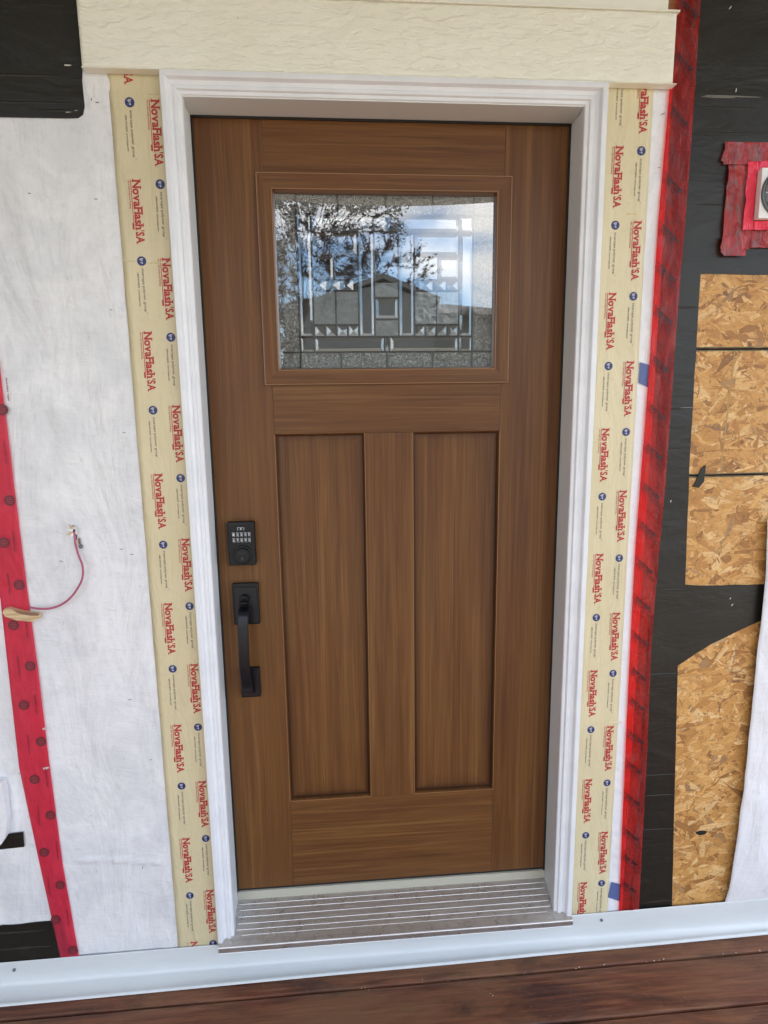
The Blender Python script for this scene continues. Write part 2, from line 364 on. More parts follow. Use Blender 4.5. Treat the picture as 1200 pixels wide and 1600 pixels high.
def poly_prism(name, pts, y0, y1, mat, parent=None):
    """pts in (x,z), extruded between y0 (front) and y1"""
    bm = bmesh.new(); a = [bm.verts.new((x, y0, z)) for x, z in pts]; c = [bm.verts.new((x, y1, z)) for x, z in pts]
    bm.faces.new(a); bm.faces.new(c[::-1]); n = len(pts)
    for i in range(n): bm.faces.new((a[i], c[i], c[(i + 1) % n], a[(i + 1) % n]))
    return from_bm(name, bm, mat, parent)
def sweep_x(name, prof, x0, x1, mat, parent=None, tilt=lambda x, y, z: (y, z), n=1):
    """open profile (y,z) swept along x"""
    bm = bmesh.new(); rows = []
    for i in range(n + 1):
        x = x0 + (x1 - x0) * i / n
        rows.append([bm.verts.new((x,) + tuple(tilt(x, y, z))) for y, z in prof])
    for a, c in zip(rows, rows[1:]):
        for j in range(len(prof) - 1): bm.faces.new((a[j], a[j + 1], c[j + 1], c[j]))
    return from_bm(name, bm, mat, parent)
def tube_mesh(pts, rad, seg=10, flat=1.0):
    bm = bmesh.new(); rings = []
    for i, p in enumerate(pts):
        p = Vector(p); d = (Vector(pts[min(i + 1, len(pts) - 1)]) - Vector(pts[max(i - 1, 0)])).normalized()
        a = d.cross(Vector((0, 1, 0.001))).normalized(); c = d.cross(a).normalized()
        r = rad[i] if isinstance(rad, (list, tuple)) else rad
        rings.append([bm.verts.new(p + a * math.cos(2 * math.pi * k / seg) * r + c * math.sin(2 * math.pi * k / seg) * r * flat) for k in range(seg)])
    for a, c in zip(rings, rings[1:]):
        for k in range(seg): bm.faces.new((a[k], a[(k + 1) % seg], c[(k + 1) % seg], c[k]))
    bm.faces.new(rings[0][::-1]); bm.faces.new(rings[-1]); return bm
def spline(pts, n=8):
    out = []; P = [Vector(p) for p in pts]; P = [P[0]] + P + [P[-1]]
    for i in range(1, len(P) - 2):
        for k in range(n):
            t = k / n; a, b_, c, d = P[i - 1:i + 3]
            out.append(0.5 * ((2 * b_) + (c - a) * t + (2 * a - 5 * b_ + 4 * c - d) * t * t + (3 * b_ - a - 3 * c + d) * t ** 3))
    out.append(P[-2]); return out
def disc_bm(bm, cx, cz, r, y, seg=20, thick=0.0003):
    a = [bm.verts.new((cx + r * math.cos(2 * math.pi * k / seg), y, cz + r * math.sin(2 * math.pi * k / seg))) for k in range(seg)]
    b2 = [bm.verts.new((v.co.x, y + thick, v.co.z)) for v in a]
    bm.faces.new(a)
    for k in range(seg): bm.faces.new((a[k], b2[k], b2[(k + 1) % seg], a[(k + 1) % seg]))
def lathe(cx, cz, prof, seg=32):
    """prof: list of (radius, y)"""
    bm = bmesh.new(); rings = []
    for r, y in prof:
        rings.append([bm.verts.new((cx + r * math.cos(2 * math.pi * k / seg), y, cz + r * math.sin(2 * math.pi * k / seg))) for k in range(seg)])
    for a, c in zip(rings, rings[1:]):
        for k in range(seg): bm.faces.new((a[k], a[(k + 1) % seg], c[(k + 1) % seg], c[k]))
    bm.faces.new(rings[-1]); return bm
def sheet(name, left, right, z0, z1, y, mat, parent=None, nx=20, nz=80, disp=None, thick=0.0004):
    """sheet between two edges left(z), right(z) with a relief disp(x,z) (towards the viewer positive)"""
    bm = bmesh.new(); g = []
    for j in range(nz + 1):
        z = z0 + (z1 - z0) * j / nz; a, c = left(z), right(z); row = []
        for i in range(nx + 1):
            x = a + (c - a) * i / nx
            row.append(bm.verts.new((x, y - (disp(x, z) if disp else 0), z)))
        g.append(row)
    for j in range(nz):
        for i in range(nx): bm.faces.new((g[j][i], g[j][i + 1], g[j + 1][i + 1], g[j + 1][i]))
    # thin rim so that the sheet has an edge
    rim = g[0] + [r[-1] for r in g[1:]] + g[-1][-2::-1] + [r[0] for r in g[-2:0:-1]]
    rb = [bm.verts.new((v.co.x, v.co.y + thick, v.co.z)) for v in rim]
    for k in range(len(rim)):
        q = (k + 1) % len(rim); bm.faces.new((rim[k], rb[k], rb[q], rim[q]))
    return from_bm(name, bm, mat, parent, True)
def edgefn(pts):
    pts = sorted((z, x) for x, z in pts)
    def f(z):
        if z <= pts[0][0]: return pts[0][1]
        for (z0, x0), (z1, x1) in zip(pts, pts[1:]):
            if z <= z1: return x0 + (x1 - x0) * (z - z0) / (z1 - z0)
        return pts[-1][1]
    return f
_fc = {}
def glyph(ch, bold=0.0):
    k = (ch, bold)
    if k not in _fc:
        cu = bpy.data.curves.new('g', 'FONT'); cu.body = ch; cu.size = 1; cu.offset = bold; cu.resolution_u = 3
        o = bpy.data.objects.new('g', cu); me = bpy.data.meshes.new_from_object(o)
        vs = [(v.co.x, v.co.y) for v in me.vertices]; fs = [tuple(p.vertices) for p in me.polygons]
        bpy.data.objects.remove(o); bpy.data.curves.remove(cu); bpy.data.meshes.remove(me)
        _fc[k] = (vs, fs)
    return _fc[k]
SERIF = {'N': ('tl', 'bl', 'tr'), 'v': ('tl', 'tr'), 'F': ('tl', 'bl'), 'l': ('tc', 'bc'), 'h': ('tl', 'bl', 'br'), 'A': ('bl', 'br'), 'a': ('br',)}
def text_polys(s, height, width, bold=0.0, serif=False, gap=0.06):
    """polygons of a string, laid along +u from 0..width, cap height 'height' (v up)"""
    x = 0; vs = []; fs = []; caps = 0.73
    for ch in s:
        if ch == ' ': x += 0.32; continue
        gv, gf = glyph(ch, bold)
        if not gv: continue
        x0 = min(v[0] for v in gv); x1 = max(v[0] for v in gv); b0 = len(vs)
        vs += [(v[0] - x0 + x, v[1], 0) for v in gv]; fs += [tuple(i + b0 for i in f) for f in gf]
        w = x1 - x0
        if serif and ch in SERIF:
            ty = max(v[1] for v in gv); t = 0.07
            for s_ in SERIF[ch]:
                yy = (ty - t) if s_[0] == 't' else 0
                xx = {'l': 0.05, 'r': w - 0.05, 'c': w / 2}[s_[1]]
                b0 = len(vs); e = 0.15
                vs += [(x + xx - e, yy, 1), (x + xx + e, yy, 1), (x + xx + e, yy + t, 1), (x + xx - e, yy + t, 1)]; fs.append((b0, b0 + 1, b0 + 2, b0 + 3))
        x += w + gap
    x -= gap
    return [(a / x * width, b_ / caps * height, l) for a, b_, l in vs], fs
def add_text(acc, polys, ox, oz, y, rot=0.0, down=True):
    """down=True: text reads downwards, letter tops to the right"""
    vs, fs = polys; b0 = len(acc[0]); c, s = math.cos(rot), math.sin(rot)
    for u, v, l in vs:
        dx, dz = (v, -u) if down else (u, v)
        acc[0].append((ox + dx * c - dz * s, y - 0.0001 * l, oz + dx * s + dz * c))
    acc[1].extend(tuple(i + b0 for i in f) for f in fs)
def acc_obj(name, acc, mat, parent):
    me = bpy.data.meshes.new(name); me.from_pydata(acc[0], [], acc[1]); return link(name, me, mat, parent)

# ================================================================== SETTING
WF = -0.066                                                   # face of the wood sheathing
ground = box('ground', -60, 60, -120, 60, -1.2, -0.95, None)
m, nt, b = new_mat('bare_yard_soil'); v = coords(nt)
nt.links.new(ramp(nt, noise_n(nt, v, 0.8, 8, 0.7), [(0.3, (0.27, 0.23, 0.165)), (0.7, (0.40, 0.35, 0.27))]), b.inputs['Base Color']); b.inputs['Roughness'].default_value = 0.9
ground.data.materials.append(m); tag(ground, kind='structure')
road = box('road', -60, 60, -17, -9, -1.0, -0.944, simple('asphalt', (0.07, 0.07, 0.07), 0.85)); tag(road, kind='structure')
walk = box('pavement', -60, 60, -8.6, -7.0, -1.0, -0.93, simple('concrete', (0.42, 0.41, 0.39), 0.85)); tag(walk, kind='structure')

# deck
DZ = -0.182
deck = empty('deck', (0, -1.2, DZ)); tag(deck, kind='structure')
def deck_board(y_front, y_back, seed):
    bm = bmesh.new(); nx = 60; rnd = random.Random(seed); g = []
    prof = [(y_front, -0.035), (y_front, -0.005), (y_front + 0.0018, -0.0015), (y_front + 0.005, 0.0)]
    ny = 6
    for k in range(1, ny): prof.append((y_front + (y_back - y_front) * k / ny, 0.0))
    prof += [(y_back - 0.005, 0), (y_back - 0.0018, -0.0015), (y_back, -0.005), (y_back, -0.035)]
    for i in range(nx + 1):
        x = -2.4 + 4.8 * i / nx
        row = []
        for y, z in prof:
            cup = 0.0012 * noise.noise(Vector((x * 1.3, y * 9, seed)))
            row.append(bm.verts.new((x, y + 0.006 * x + 0.0012 * noise.noise(Vector((x * 4, seed, 0.0 if y < (y_front + y_back) / 2 else 5))), DZ + z + cup)))
        g.append(row)
    for a, c in zip(g, g[1:]):
        for j in range(len(prof) - 1): bm.faces.new((a[j], a[j + 1], c[j + 1], c[j]))
    bm.faces.new(g[0]); bm.faces.new(g[-1][::-1])
    return from_bm('deck_board', bm, M['deck'], deck, True)
deck_board(-0.163, -0.068, 1)
yb = -0.169
for i in range(15):
    deck_board(yb - 0.136, yb, 2 + i); yb -= 0.142
box('deck_joist', -2.4, 2.4, -0.15, -0.11, DZ - 0.24, DZ - 0.05, M['gap'], deck)
box('deck_rim', -2.4, 2.4, yb - 0.01, yb + 0.03, DZ - 0.24, DZ - 0.04, M['deck'], deck)
for x in (-2.3, -1.5, -0.75, 0.0, 0.75, 1.5, 2.3):
    box('deck_joist', x - 0.02, x + 0.02, yb + 0.03, -0.16, DZ - 0.24, DZ - 0.037, M['gap'], deck)

# porch roof (seen mirrored in the glass, and it shades the wall)
roof = empty('porch_roof', (0, -1.2, 2.75), 'pale porch ceiling and beam over the deck, mirrored along the top of the door glass', 'porch roof')
for i in range(15):
    y1 = -0.08 - i * 0.15; box('ceiling_board', -2.6, 2.6, y1 - 0.147, y1, 2.70, 2.72, M['ceiling'], roof)
box('beam', -2.6, 2.6, -2.36, -2.24, 2.60, 2.85, M['post'], roof)
box('roof_deck', -2.7, 2.7, -2.5, -0.06, 2.86, 2.95, M['room'], roof)
for s in (-1, 1): 
    p = empty('porch_post', (s * 2.4, -2.3, DZ), ('left' if s < 0 else 'right') + ' white porch post standing at the deck edge under the beam', 'post')
    box('shaft', s * 2.4 - 0.06, s * 2.4 + 0.06, -2.36, -2.24, DZ + 0.11, 2.595, M['post'], p, 0.004)
    box('base', s * 2.4 - 0.08, s * 2.4 + 0.08, -2.38, -2.22, DZ + 0.001, DZ + 0.108, M['post'], p, 0.004)

left_blocker = empty('garage_wall', (-2.75, -1.3, -0.95), 'grey sided garage wall closing the left end of the porch', 'wall')  # out of view, added to hold back light from the left
for i in range(24): box('siding_course', -2.80 - 0.002 * (i % 2), -2.72, -3.6, -0.07, -0.95 + i * 0.15, -0.95 + i * 0.15 + 0.147, M['wing'], left_blocker)

# house wall: sheets of sheathing round the door opening
wall = empty('house_wall', (0, 0, -0.2), 'wood sheathed house wall around the brown entry door', 'wall')
def osb_sheet(x0, x1, z0, z1):
    return box('osb_sheet', x0, x1, WF, WF + 0.011, z0, z1, M['osb'], wall)
osb_sheet(-2.6, -0.475, -0.35, 3.0)
osb_sheet(-0.472, 0.472, 2.06, 3.0)
S1 = osb_sheet(0.475, 2.6, -0.35, 1.1735)
S2 = osb_sheet(0.475, 2.6, 1.1775, 1.4915)
S3 = osb_sheet(0.475, 2.6, 1.4955, 3.0)
box('wall_stud_face', -2.6, -0.475, -0.054, 0.02, -0.35, 3.0, M['gap'], wall)
box('wall_stud_face', 0.475, 2.6, -0.054, 0.02, -0.35, 3.0, M['gap'], wall)
box('wall_stud_face', -0.472, 0.472, -0.054, 0.02, 2.06, 3.0, M['gap'], wall)
box('rim_board', -2.6, 2.6, WF, 0.02, -0.9, -0.351, M['osb'], wall)
box('rim_board', -0.472, 0.472, -0.06, 0.02, -0.35, -0.12, M['gap'], wall)

def flakes(parent, x0, x1, z0, z1, n, seed):
    rnd = random.Random(seed); vs = []; fs = []; uvs = []
    for _ in range(n):
        cx, cz = rnd.uniform(x0, x1), rnd.uniform(z0, z1)
        t = rnd.random()
        if t < 0.42: L, Wd = rnd.uniform(0.06, 0.14), rnd.uniform(0.016, 0.042)
        elif t < 0.78: L, Wd = rnd.uniform(0.02, 0.05), rnd.uniform(0.005, 0.015)
        else: L, Wd = rnd.uniform(0.006, 0.02), rnd.uniform(0.0015, 0.006)
        a = rnd.gauss(0, 0.55) if rnd.random() < 0.8 else rnd.uniform(0, math.pi)
        k = rnd.randint(3, 5); top = []; bot = []
        for i in range(k + 1):
            u = -L / 2 + L * i / k; w = Wd / 2 * (1 if 0 < i < k else rnd.uniform(0.25, 0.9))
            sk = rnd.uniform(-0.004, 0.004) * (L / 0.08)
            top.append((u + sk, w * rnd.uniform(0.75, 1.1))); bot.append((u + sk, -w * rnd.uniform(0.75, 1.1)))
        P = top + bot[::-1]; c, s = math.cos(a), math.sin(a); tx, tz = rnd.gauss(0, 0.03), rnd.gauss(0, 0.07)
        yb_ = WF - rnd.uniform(0.0008, 0.0018) - (0.0004 if L > 0.05 else 0.0); b0 = len(vs); ok = True; Q = []
        for u, w in P:
            X, Z = cx + u * c - w * s, cz + u * s + w * c
            X = min(max(X, x0), x1); Z = min(max(Z, z0), z1)
            Q.append((X, yb_ + max(-0.0009, min(0.0009, tx * u + tz * w)), Z))
        vs += Q; fs.append(tuple(range(b0, b0 + len(Q)))); uvs.append([(u + cx * 3, w + cz * 7) for u, w in P])
    me = bpy.data.meshes.new('surface_strands'); me.from_pydata(vs, [], fs); ul = me.uv_layers.new(name='UVMap'); q = 0
    for f, uu in zip(me.polygons, uvs):
        for i, li in enumerate(f.loop_indices): ul.data[li].uv = uu[i]
    o = link('surface_strands', me, M['flake'], parent); tag(o, kind='stuff'); return o
flakes(S3, 0.73, 1.06, 1.4965, 1.72, 1400, 3)
flakes(S2, 0.73, 1.06, 1.179, 1.490, 1900, 4)
flakes(S1, 0.73, 1.06, 0.62, 1.172, 2400, 5)
flakes(S1, 0.73, 1.06, -0.12, 0.62, 3300, 6)
# green factory edge lines beside the board seams, and the chalk line down the sheets
def zline(x0, z0, x1, z1, w, parent, mat, y, name):
    bm = bmesh.new(); d = Vector((x1 - x0, 0, z1 - z0)).normalized(); nrm = Vector((-d.z, 0, d.x)) * w / 2
    n = 30; prev = None
    for i in range(n + 1):
        t = i / n; p = Vector((x0 + (x1 - x0) * t, y, z0 + (z1 - z0) * t)); k = 0.55 + 0.7 * abs(noise.noise(Vector((t * 17, x0, 1))))
        a, c = bm.verts.new(p + nrm * k), bm.verts.new(p - nrm * k)
        if prev: bm.faces.new((prev[0], a, c, prev[1]))
        prev = (a, c)
    return from_bm(name, bm, mat, parent)
M['chalk'] = simple('faded_green_mark', (0.38, 0.27, 0.11), 0.7)
zline(0.73, 1.4975, 1.06, 1.4975, 0.003, S3, M['green_line'], WF - 0.0030, 'painted_edge')
zline(0.73, 1.4895, 1.06, 1.4895, 0.003, S2, M['green_line'], WF - 0.0030, 'painted_edge')
zline(0.73, 1.1795, 1.06, 1.1795, 0.003, S2, M['green_line'], WF - 0.0030, 'painted_edge')
zline(0.73, 1.1715, 1.06, 1.1715, 0.003, S1, M['green_line'], WF - 0.0030, 'painted_edge')
a_, b_ = U(1147, 548, WF), U(1125, 735, WF); zline(a_[0], a_[1], b_[0], b_[1], 0.0045, S2, M['chalk'], WF - 0.0031, 'chalk_line')
# knot hole and torn scrap
a_ = U(1095, 1299, WF); bm = lathe(0, 0, [(0.0, -0.0), (0.6, -0.001), (1.0, -0.0012)][::-1], 20)
bm.free(); bm = bmesh.new(); pts = []
for k in range(22):
    an = 2 * math.pi * k / 22; rx_ = 0.017 * (1 + 0.15 * noise.noise(Vector((k, 3, 1)))); rz_ = 0.010 if math.sin(an) < 0 else 0.005
    pts.append(bm.verts.new((a_[0] + rx_ * math.cos(an), WF - 0.0032, a_[1] + rz_ * math.sin(an))))
bm.faces.new(pts); from_bm('knot_hole', bm, M['gap'], S1)

# ------------------------------------------------------------------ black membranes
MY = -0.0702
def membrane(pts, label, y=MY, thick=0.0012, name='black_membrane'):
    o = poly_prism(name, pts, y, y + thick, M['membrane'])
    return tag(o, label, 'membrane')
jog = lambda a, c, n, amp, s: [(a[0] + (c[0] - a[0]) * i / n + amp * noise.noise(Vector((i * 0.9, s, 0))), a[1] + (c[1] - a[1]) * i / n + amp * noise.noise(Vector((i * 0.9, s, 7)))) for i in range(n)]
right = [(0.688, -0.12), ] + jog((0.816, -0.12), (0.779, 0.655), 14, 0.002, 1) + jog((0.779, 0.655), (0.866, 0.711), 5, 0.003, 2) + jog((0.866, 0.711), (1.06, 0.80), 6, 0.003, 3) + \
        [(1.10, 0.80), (1.10, 0.878)] + jog((1.06, 0.876), (0.785, 0.880), 8, 0.0015, 4) + jog((0.783, 0.884), (0.772, 1.18), 6, 0.0012, 5) + jog((0.771, 1.19), (0.764, 1.665), 10, 0.0012, 6) + \
        jog((0.764, 1.671), (0.79, 1.674), 2, 0.001, 7) + jog((0.79, 1.672), (1.06, 1.668), 8, 0.002, 8) + [(1.10, 1.668), (2.2, 1.668), (2.2, 2.9), (0.670, 2.9)] + jog((0.670, 2.3), (0.668, 1.75), 8, 0.003, 9) + jog((0.668, 1.72), (0.652, 1.60), 3, 0.002, 10) + jog((0.652, 1.58), (0.654, 1.45), 3, 0.002, 11) + jog((0.672, 1.40), (0.690, 1.1), 5, 0.002, 12) + jog((0.690, 1.1), (0.688, -0.08), 16, 0.003, 13)
mem_r = membrane(right, 'black peel and stick membrane framing the bare strand board at the right', MY)
mem_tl = membrane([(-1.6, 1.984), (-0.70, 1.986), (-0.675, 1.987), (-0.664, 1.994), (-0.659, 2.01), (-0.660, 2.06), (-0.655, 2.104), (-0.650, 2.3), (-0.650, 2.9), (-1.6, 2.9)],
                  'black membrane sheet at the top left corner beside the cream header board', -0.0765, 0.002)
mem_bl = membrane(jog((-1.6, -0.12), (-1.0, -0.115), 3, 0.001, 2) + [(-0.89, -0.115), (-0.905, 0.013)] + jog((-0.92, 0.012), (-1.10, 0.006), 8, 0.003, 3) + [(-1.6, 0.006)],
                  'black membrane strip at the lower left, passing under the red tape above the metal flashing', -0.0755, 0.0015)
# creases and scuffs on the membranes
def crease(parent, x0, x1, z, y, amp=0.0012, w=0.003, mat='membrane', name='crease'):
    bm = bmesh.new(); n = 40; prev = None
    for i in range(n + 1):
        t = i / n; x = x0 + (x1 - x0) * t; zz = z + 0.002 * noise.noise(Vector((x * 9, z * 5, 1))); k = math.sin(math.pi * t) ** 0.4 if 0 < t < 1 else 0.02
        r = [bm.verts.new((x, y, zz + w * k)), bm.verts.new((x, y - amp * k, zz + w * 0.3 * k)), bm.verts.new((x, y - amp * k, zz - w * 0.2 * k)), bm.verts.new((x, y, zz - w * 0.7 * k))]
        if prev:
            for j in range(3): bm.faces.new((prev[j], r[j], r[j + 1], prev[j + 1]))
        prev = r
    return from_bm(name, bm, M[mat], parent, True)
for (px, py, qx) in ((1092, 168, 1200), (1088, 207, 1200), (1084, 320, 1150), (1050, 480, 1092), (1045, 638, 1082), (1040, 668, 1080), (1038, 700, 1080), (1030, 923, 1068), (1005, 1055, 1060), (1005, 1213, 1055), (1003, 1245, 1055), (1000, 1298, 1052), (1010, 1520 - 110, 1050)):
    a_, b_ = U(px, py, MY), U(qx, py, MY); crease(mem_r, a_[0], b_[0], a_[1], MY + 0.0002)
for (px, py, qx) in ((1095, 152, 1150), (1100, 150, 1190), (1060, 637, 1083)):
    a_, b_ = U(px, py, MY), U(qx, py, MY); crease(mem_r, a_[0], b_[0], a_[1], MY - 0.0002, 0.0006, 0.0016, 'scuff', 'scuff_mark')
for (px, py, qx) in ((-60, 115, 100), (-60, 158, 122), (60, 173, 130)):
    a_, b_ = U(px, py, -0.0765), U(qx, py, -0.0765); crease(mem_tl, a_[0], b_[0], a_[1], -0.0763, 0.0015, 0.004)
for (px, py, qx) in ((-30, 1462, 70), (-20, 1487, 80)):
    a_, b_ = U(px, py, -0.0755), U(qx, py, -0.0755); crease(mem_bl, a_[0], b_[0], a_[1], -0.0753, 0.0015, 0.004)
rnd = random.Random(12)
def specks(parent, pxs, y, mat, name, ln=0.005, th=0.0012):
    for (px, py, ang) in pxs:
        x, z = U(px, py, y); bm = bmesh.new(); c, s = math.cos(RAD(ang)), math.sin(RAD(ang)); L = ln * rnd.uniform(0.7, 1.3)
        q = [bm.verts.new((x + u * c - w * s, y - 0.0006, z + u * s + w * c)) for u, w in ((-L, -th / 2), (0, -th * 0.8), (L, -th / 3), (L, th / 3), (0, th * 0.6), (-L, th / 2))]
        bm.faces.new(q); r = bmesh.ops.extrude_face_region(bm, geom=bm.faces[:]); 
        for v_ in r['geom']:
            if isinstance(v_, bmesh.types.BMVert): v_.co.y += 0.0006
        from_bm(name, bm, mat, parent)
M['pale'] = simple('pale_scrap', (0.6, 0.58, 0.52), 0.5)
specks(mem_r, [(1086, 75, 80), (1141, 12, 50), (1150, 141, 85), (1048, 783, 75), (1141, 935, 60), (1144, 945, 50), (1067, 1140, 40)], MY, M['pale'], 'lint_fleck', 0.004, 0.0015)
specks(mem_tl, [(106, 102, 0)], -0.0765, M['pale'], 'lint_fleck', 0.006, 0.002)
specks(mem_tl, [(112, 174, 10)], -0.0765, M['pale'], 'lint_fleck', 0.011, 0.0018)
tp = [U(1101, 726, WF), U(1094, 731, WF), U(1085, 752, WF), U(1080, 760, WF), U(1090, 762, WF), U(1098, 752, WF), U(1100, 738, WF)]
scrap = poly_prism('membrane_scrap', tp, WF - 0.006, WF - 0.0035, M['membrane']); tag(scrap, 'torn black membrane scrap stuck to the strand board at the lower board seam', 'membrane scrap')

# ------------------------------------------------------------------ house wrap
def staple_marks(parent, y, pts):
    specks(parent, pts, y, simple_staple, 'staple', 0.004, 0.0011)
simple_staple = simple('staple_steel', (0.14, 0.13, 0.12), 0.4, 0.6)
def rel(x, z):
    v = 0.0024 * (noise.noise(Vector((x * 7, z * 2.2, 0))) + 0.5) + 0.0012 * noise.noise(Vector((x * 22, z * 8, 4))) + 0.0016 * max(0, 0.25 - abs(noise.noise(Vector((x * 5 + z * 2, z * 4, 11))))) * 4 * abs(noise.noise(Vector((x * 3, z * 3, 20))))
    # vertical puckers beside the tape
    v += 0.0022 * max(0, 1 - abs(x + 0.630) / 0.035) * (0.5 + noise.noise(Vector((x * 30, z * 25, 2))))
    # long crease low on the sheet
    cz_ = 0.195 - 0.12 * (x + 0.9) - 0.25 * (x + 0.75) ** 2
    if -0.885 < x < -0.625: v += 0.006 * math.exp(-((z - cz_) / 0.006) ** 2) * (1 if z > cz_ else 0.4) * min(1, (x + 0.885) / 0.05) * min(1, (-0.625 - x) / 0.03)
    c2 = 0.255 + 0.35 * (x + 0.66)
    if -0.73 < x < -0.64: v += 0.004 * math.exp(-((z - c2) / 0.005) ** 2) * (1 - abs(x + 0.685) / 0.045)
    for zc in (0.05, 0.32, 0.72, 1.18, 1.52): v += 0.0010 * math.exp(-((z - zc - 0.015 * math.sin(x * 9)) / 0.004) ** 2) * max(0, noise.noise(Vector((x * 7, zc * 31, 0))) + 0.25)
    return v
wrap_l = sheet('house_wrap', lambda z: -1.45, lambda z: -0.585, -0.125, 2.9, -0.0712, M['wrap'], None, 110, 400, rel)
tag(wrap_l, 'dirty white house wrap covering the wall left of the door', 'house wrap')
staple_marks(wrap_l, -0.0765, [(194, 676, 0), (190, 858, 0), (206, 866, 0), (143, 155, 85), (152, 160, 0), (174, 484, 0), (203, 1093, 10), (236, 1187, 5), (223, 1355, 80), (31, 1208, 10), (96, 877, -20), (46, 302, 0), (150, 311, 0)])
# grime specks
wrap_r = sheet('house_wrap', lambda z: 0.585, lambda z: 0.662, -0.125, 2.2, -0.0712, M['wrap2'], None, 14, 460,
               lambda x, z: 0.0008 + 0.0030 * max(0, noise.noise(Vector((x * 14 + z * 16, z * 24 - x * 10, 3)))) * (1.2 if z > 1.4 else 0.6) + (0.0012 * noise.noise(Vector((x * 60, z * 60, 3))) if z < 0.6 else 0))
tag(wrap_r, 'narrow crinkled strip of white house wrap between the right beige tape and the red tape', 'house wrap')
staple_marks(wrap_r, -0.0745, [(1036, 178, 30), (1030, 262, 0), (1025, 417, 0)])
for (q) in ([(1000, 566), (1014, 570), (1012, 605), (998, 598)], [(955, 1378), (970, 1382), (968, 1408), (950, 1402)]):
    P = [U(x, y, -0.0745) for x, y in q]; o = poly_prism('printed_blue_patch', P, -0.0752, -0.0745, M['blue_print'], wrap_r)
flapL = edgefn([U(1200, 780, -0.085), U(1196, 900, -0.085), U(1190, 960, -0.085), U(1180, 1050, -0.085), U(1172, 1130, -0.085), U(1162, 1230, -0.085), U(1150, 1320, -0.085), U(1136, 1407, -0.085)])
flap = sheet('house_wrap', flapL, lambda z: 1.7, -0.0945, 1.06, -0.0772, M['wrap2'], None, 70, 160,
             lambda x, z: min(1, max(0, (z + 0.0945) / 0.06)) * 0.009 + 0.016 * (0.5 + noise.noise(Vector((x * 4, z * 2.6, 8)))) * min(1, (x - flapL(z)) / 0.1) * min(1, (z + 0.0945) / 0.1) + min(1, (z + 0.0945) / 0.05) * 0.003 * noise.noise(Vector((x * 13 + z * 8, z * 9, 1))))
tag(flap, 'loose flap of white house wrap hanging at the lower right edge over the strand board', 'house wrap')

# ------------------------------------------------------------------ beige flashing tapes with their print
TY = -0.0748
P_MAIN = text_polys("NovaFlash", 0.0185, 0.1035, 0.034, True, 0.02)
P_SA = text_polys("SA", 0.0185, 0.0245, 0.034, True, 0.04)
P_AP = text_polys("'", 0.0185, 0.0022, 0.03)
P_SUB = text_polys("Ultra Self-Adhered Flashing", 0.0036, 0.060, 0.012)
P_GRP = text_polys("intertape polymer group", 0.0058, 0.094, 0.004)
P_TM = text_polys("TM", 0.0020, 0.004, 0.0)
P_TEL = text_polys("1.800.474.8273  www.itape.com", 0.0034, 0.073, 0.03)
P_IPG = text_polys("ipg", 0.0075, 0.0125, 0.02)
def quad(acc, u0, u1, v0, v1, ox, oz, y):
    b0 = len(acc[0])
    for u, v in ((u0, v0), (u1, v0), (u1, v1), (u0, v1)): acc[0].append((ox + v, y, oz - u))
    acc[1].append((b0, b0 + 1, b0 + 2, b0 + 3))
def clip_acc(acc, test):
    keep = [f for f in acc[1] if all(test(acc[0][i]) for i in f)]; used = sorted({i for f in keep for i in f}); mp_ = {i: k for k, i in enumerate(used)}
    return ([acc[0][i] for i in used], [tuple(mp_[i] for i in f) for f in keep])
def flashing_tape(x0, x1, label, cols, zlim):
    t = empty('flashing_tape', ((x0 + x1) / 2, TY, -0.1), label, 'flashing tape')
    sg = -1 if x0 < 0 else 1
    sheet('paper_strip', lambda z: x0 + (0.0012 * noise.noise(Vector((z * 12, 1, 0))) if sg < 0 else 0), lambda z: x1 + (0.0012 * noise.noise(Vector((z * 12, 2, 0))) if sg > 0 else 0), zlim[0], zlim[1], TY, M['tape'], t, 10, 200,
          lambda x, z: 0.00035 * noise.noise(Vector((x * 30, z * 7, sg))))
    Y = TY - 0.0007
    lim = lambda v: v[2] > zlim[0] + 0.002 and v[2] < zlim[1] and x0 + 0.001 < v[0] < x1 - 0.001
    def put(name, acc, mat):
        acc = clip_acc(acc, lim)
        if len(acc[1]) > 3: acc_obj(name, acc, mat, t)
    for xc, zs_words, zs_emb in cols:
        for z in zs_words:
            bx = xc - 0.0080; red = ([], [])
            add_text(red, P_MAIN, bx, z, Y); add_text(red, P_AP, bx, z - 0.1050, Y); add_text(red, P_SA, bx, z - 0.1085, Y)
            quad(red, 0, 0.090, -0.0040, -0.0026, bx, z, Y); add_text(red, P_SUB, bx - 0.0092, z, Y)
            quad(red, 0.090, 0.1035, -0.0066, -0.0026, bx, z, Y)
            put('printed_word', red, M['print_red'])
        for z in zs_emb:
            if z < 2.078:
                bm = bmesh.new(); disc_bm(bm, xc - 0.0005, z, 0.0102, Y)
                e = from_bm('round_emblem', bm, M['print_blue'], t)
                la = ([], []); add_text(la, P_IPG, xc - 0.0030, z + 0.0064, Y - 0.0003); acc_obj('emblem_letters', la, M['print_white'], e)
            grey = ([], [])
            add_text(grey, P_GRP, xc - 0.0020, z - 0.0165, Y); add_text(grey, P_TM, xc + 0.003, z - 0.1115, Y); add_text(grey, P_TEL, xc - 0.0125, z - 0.0255, Y)
            put('printed_small_text', grey, M['print_grey'])
    return t
def zs(pts): return [U(x, y, TY)[1] for x, y in pts]
def xm(pts): q = [U(x, y, TY)[0] for x, y in pts]; return sum(q) / len(q)
Lw_o = [(200, 281), (222, 519), (237, 741), (255, 943), (270, 1133), (284, 1310)]
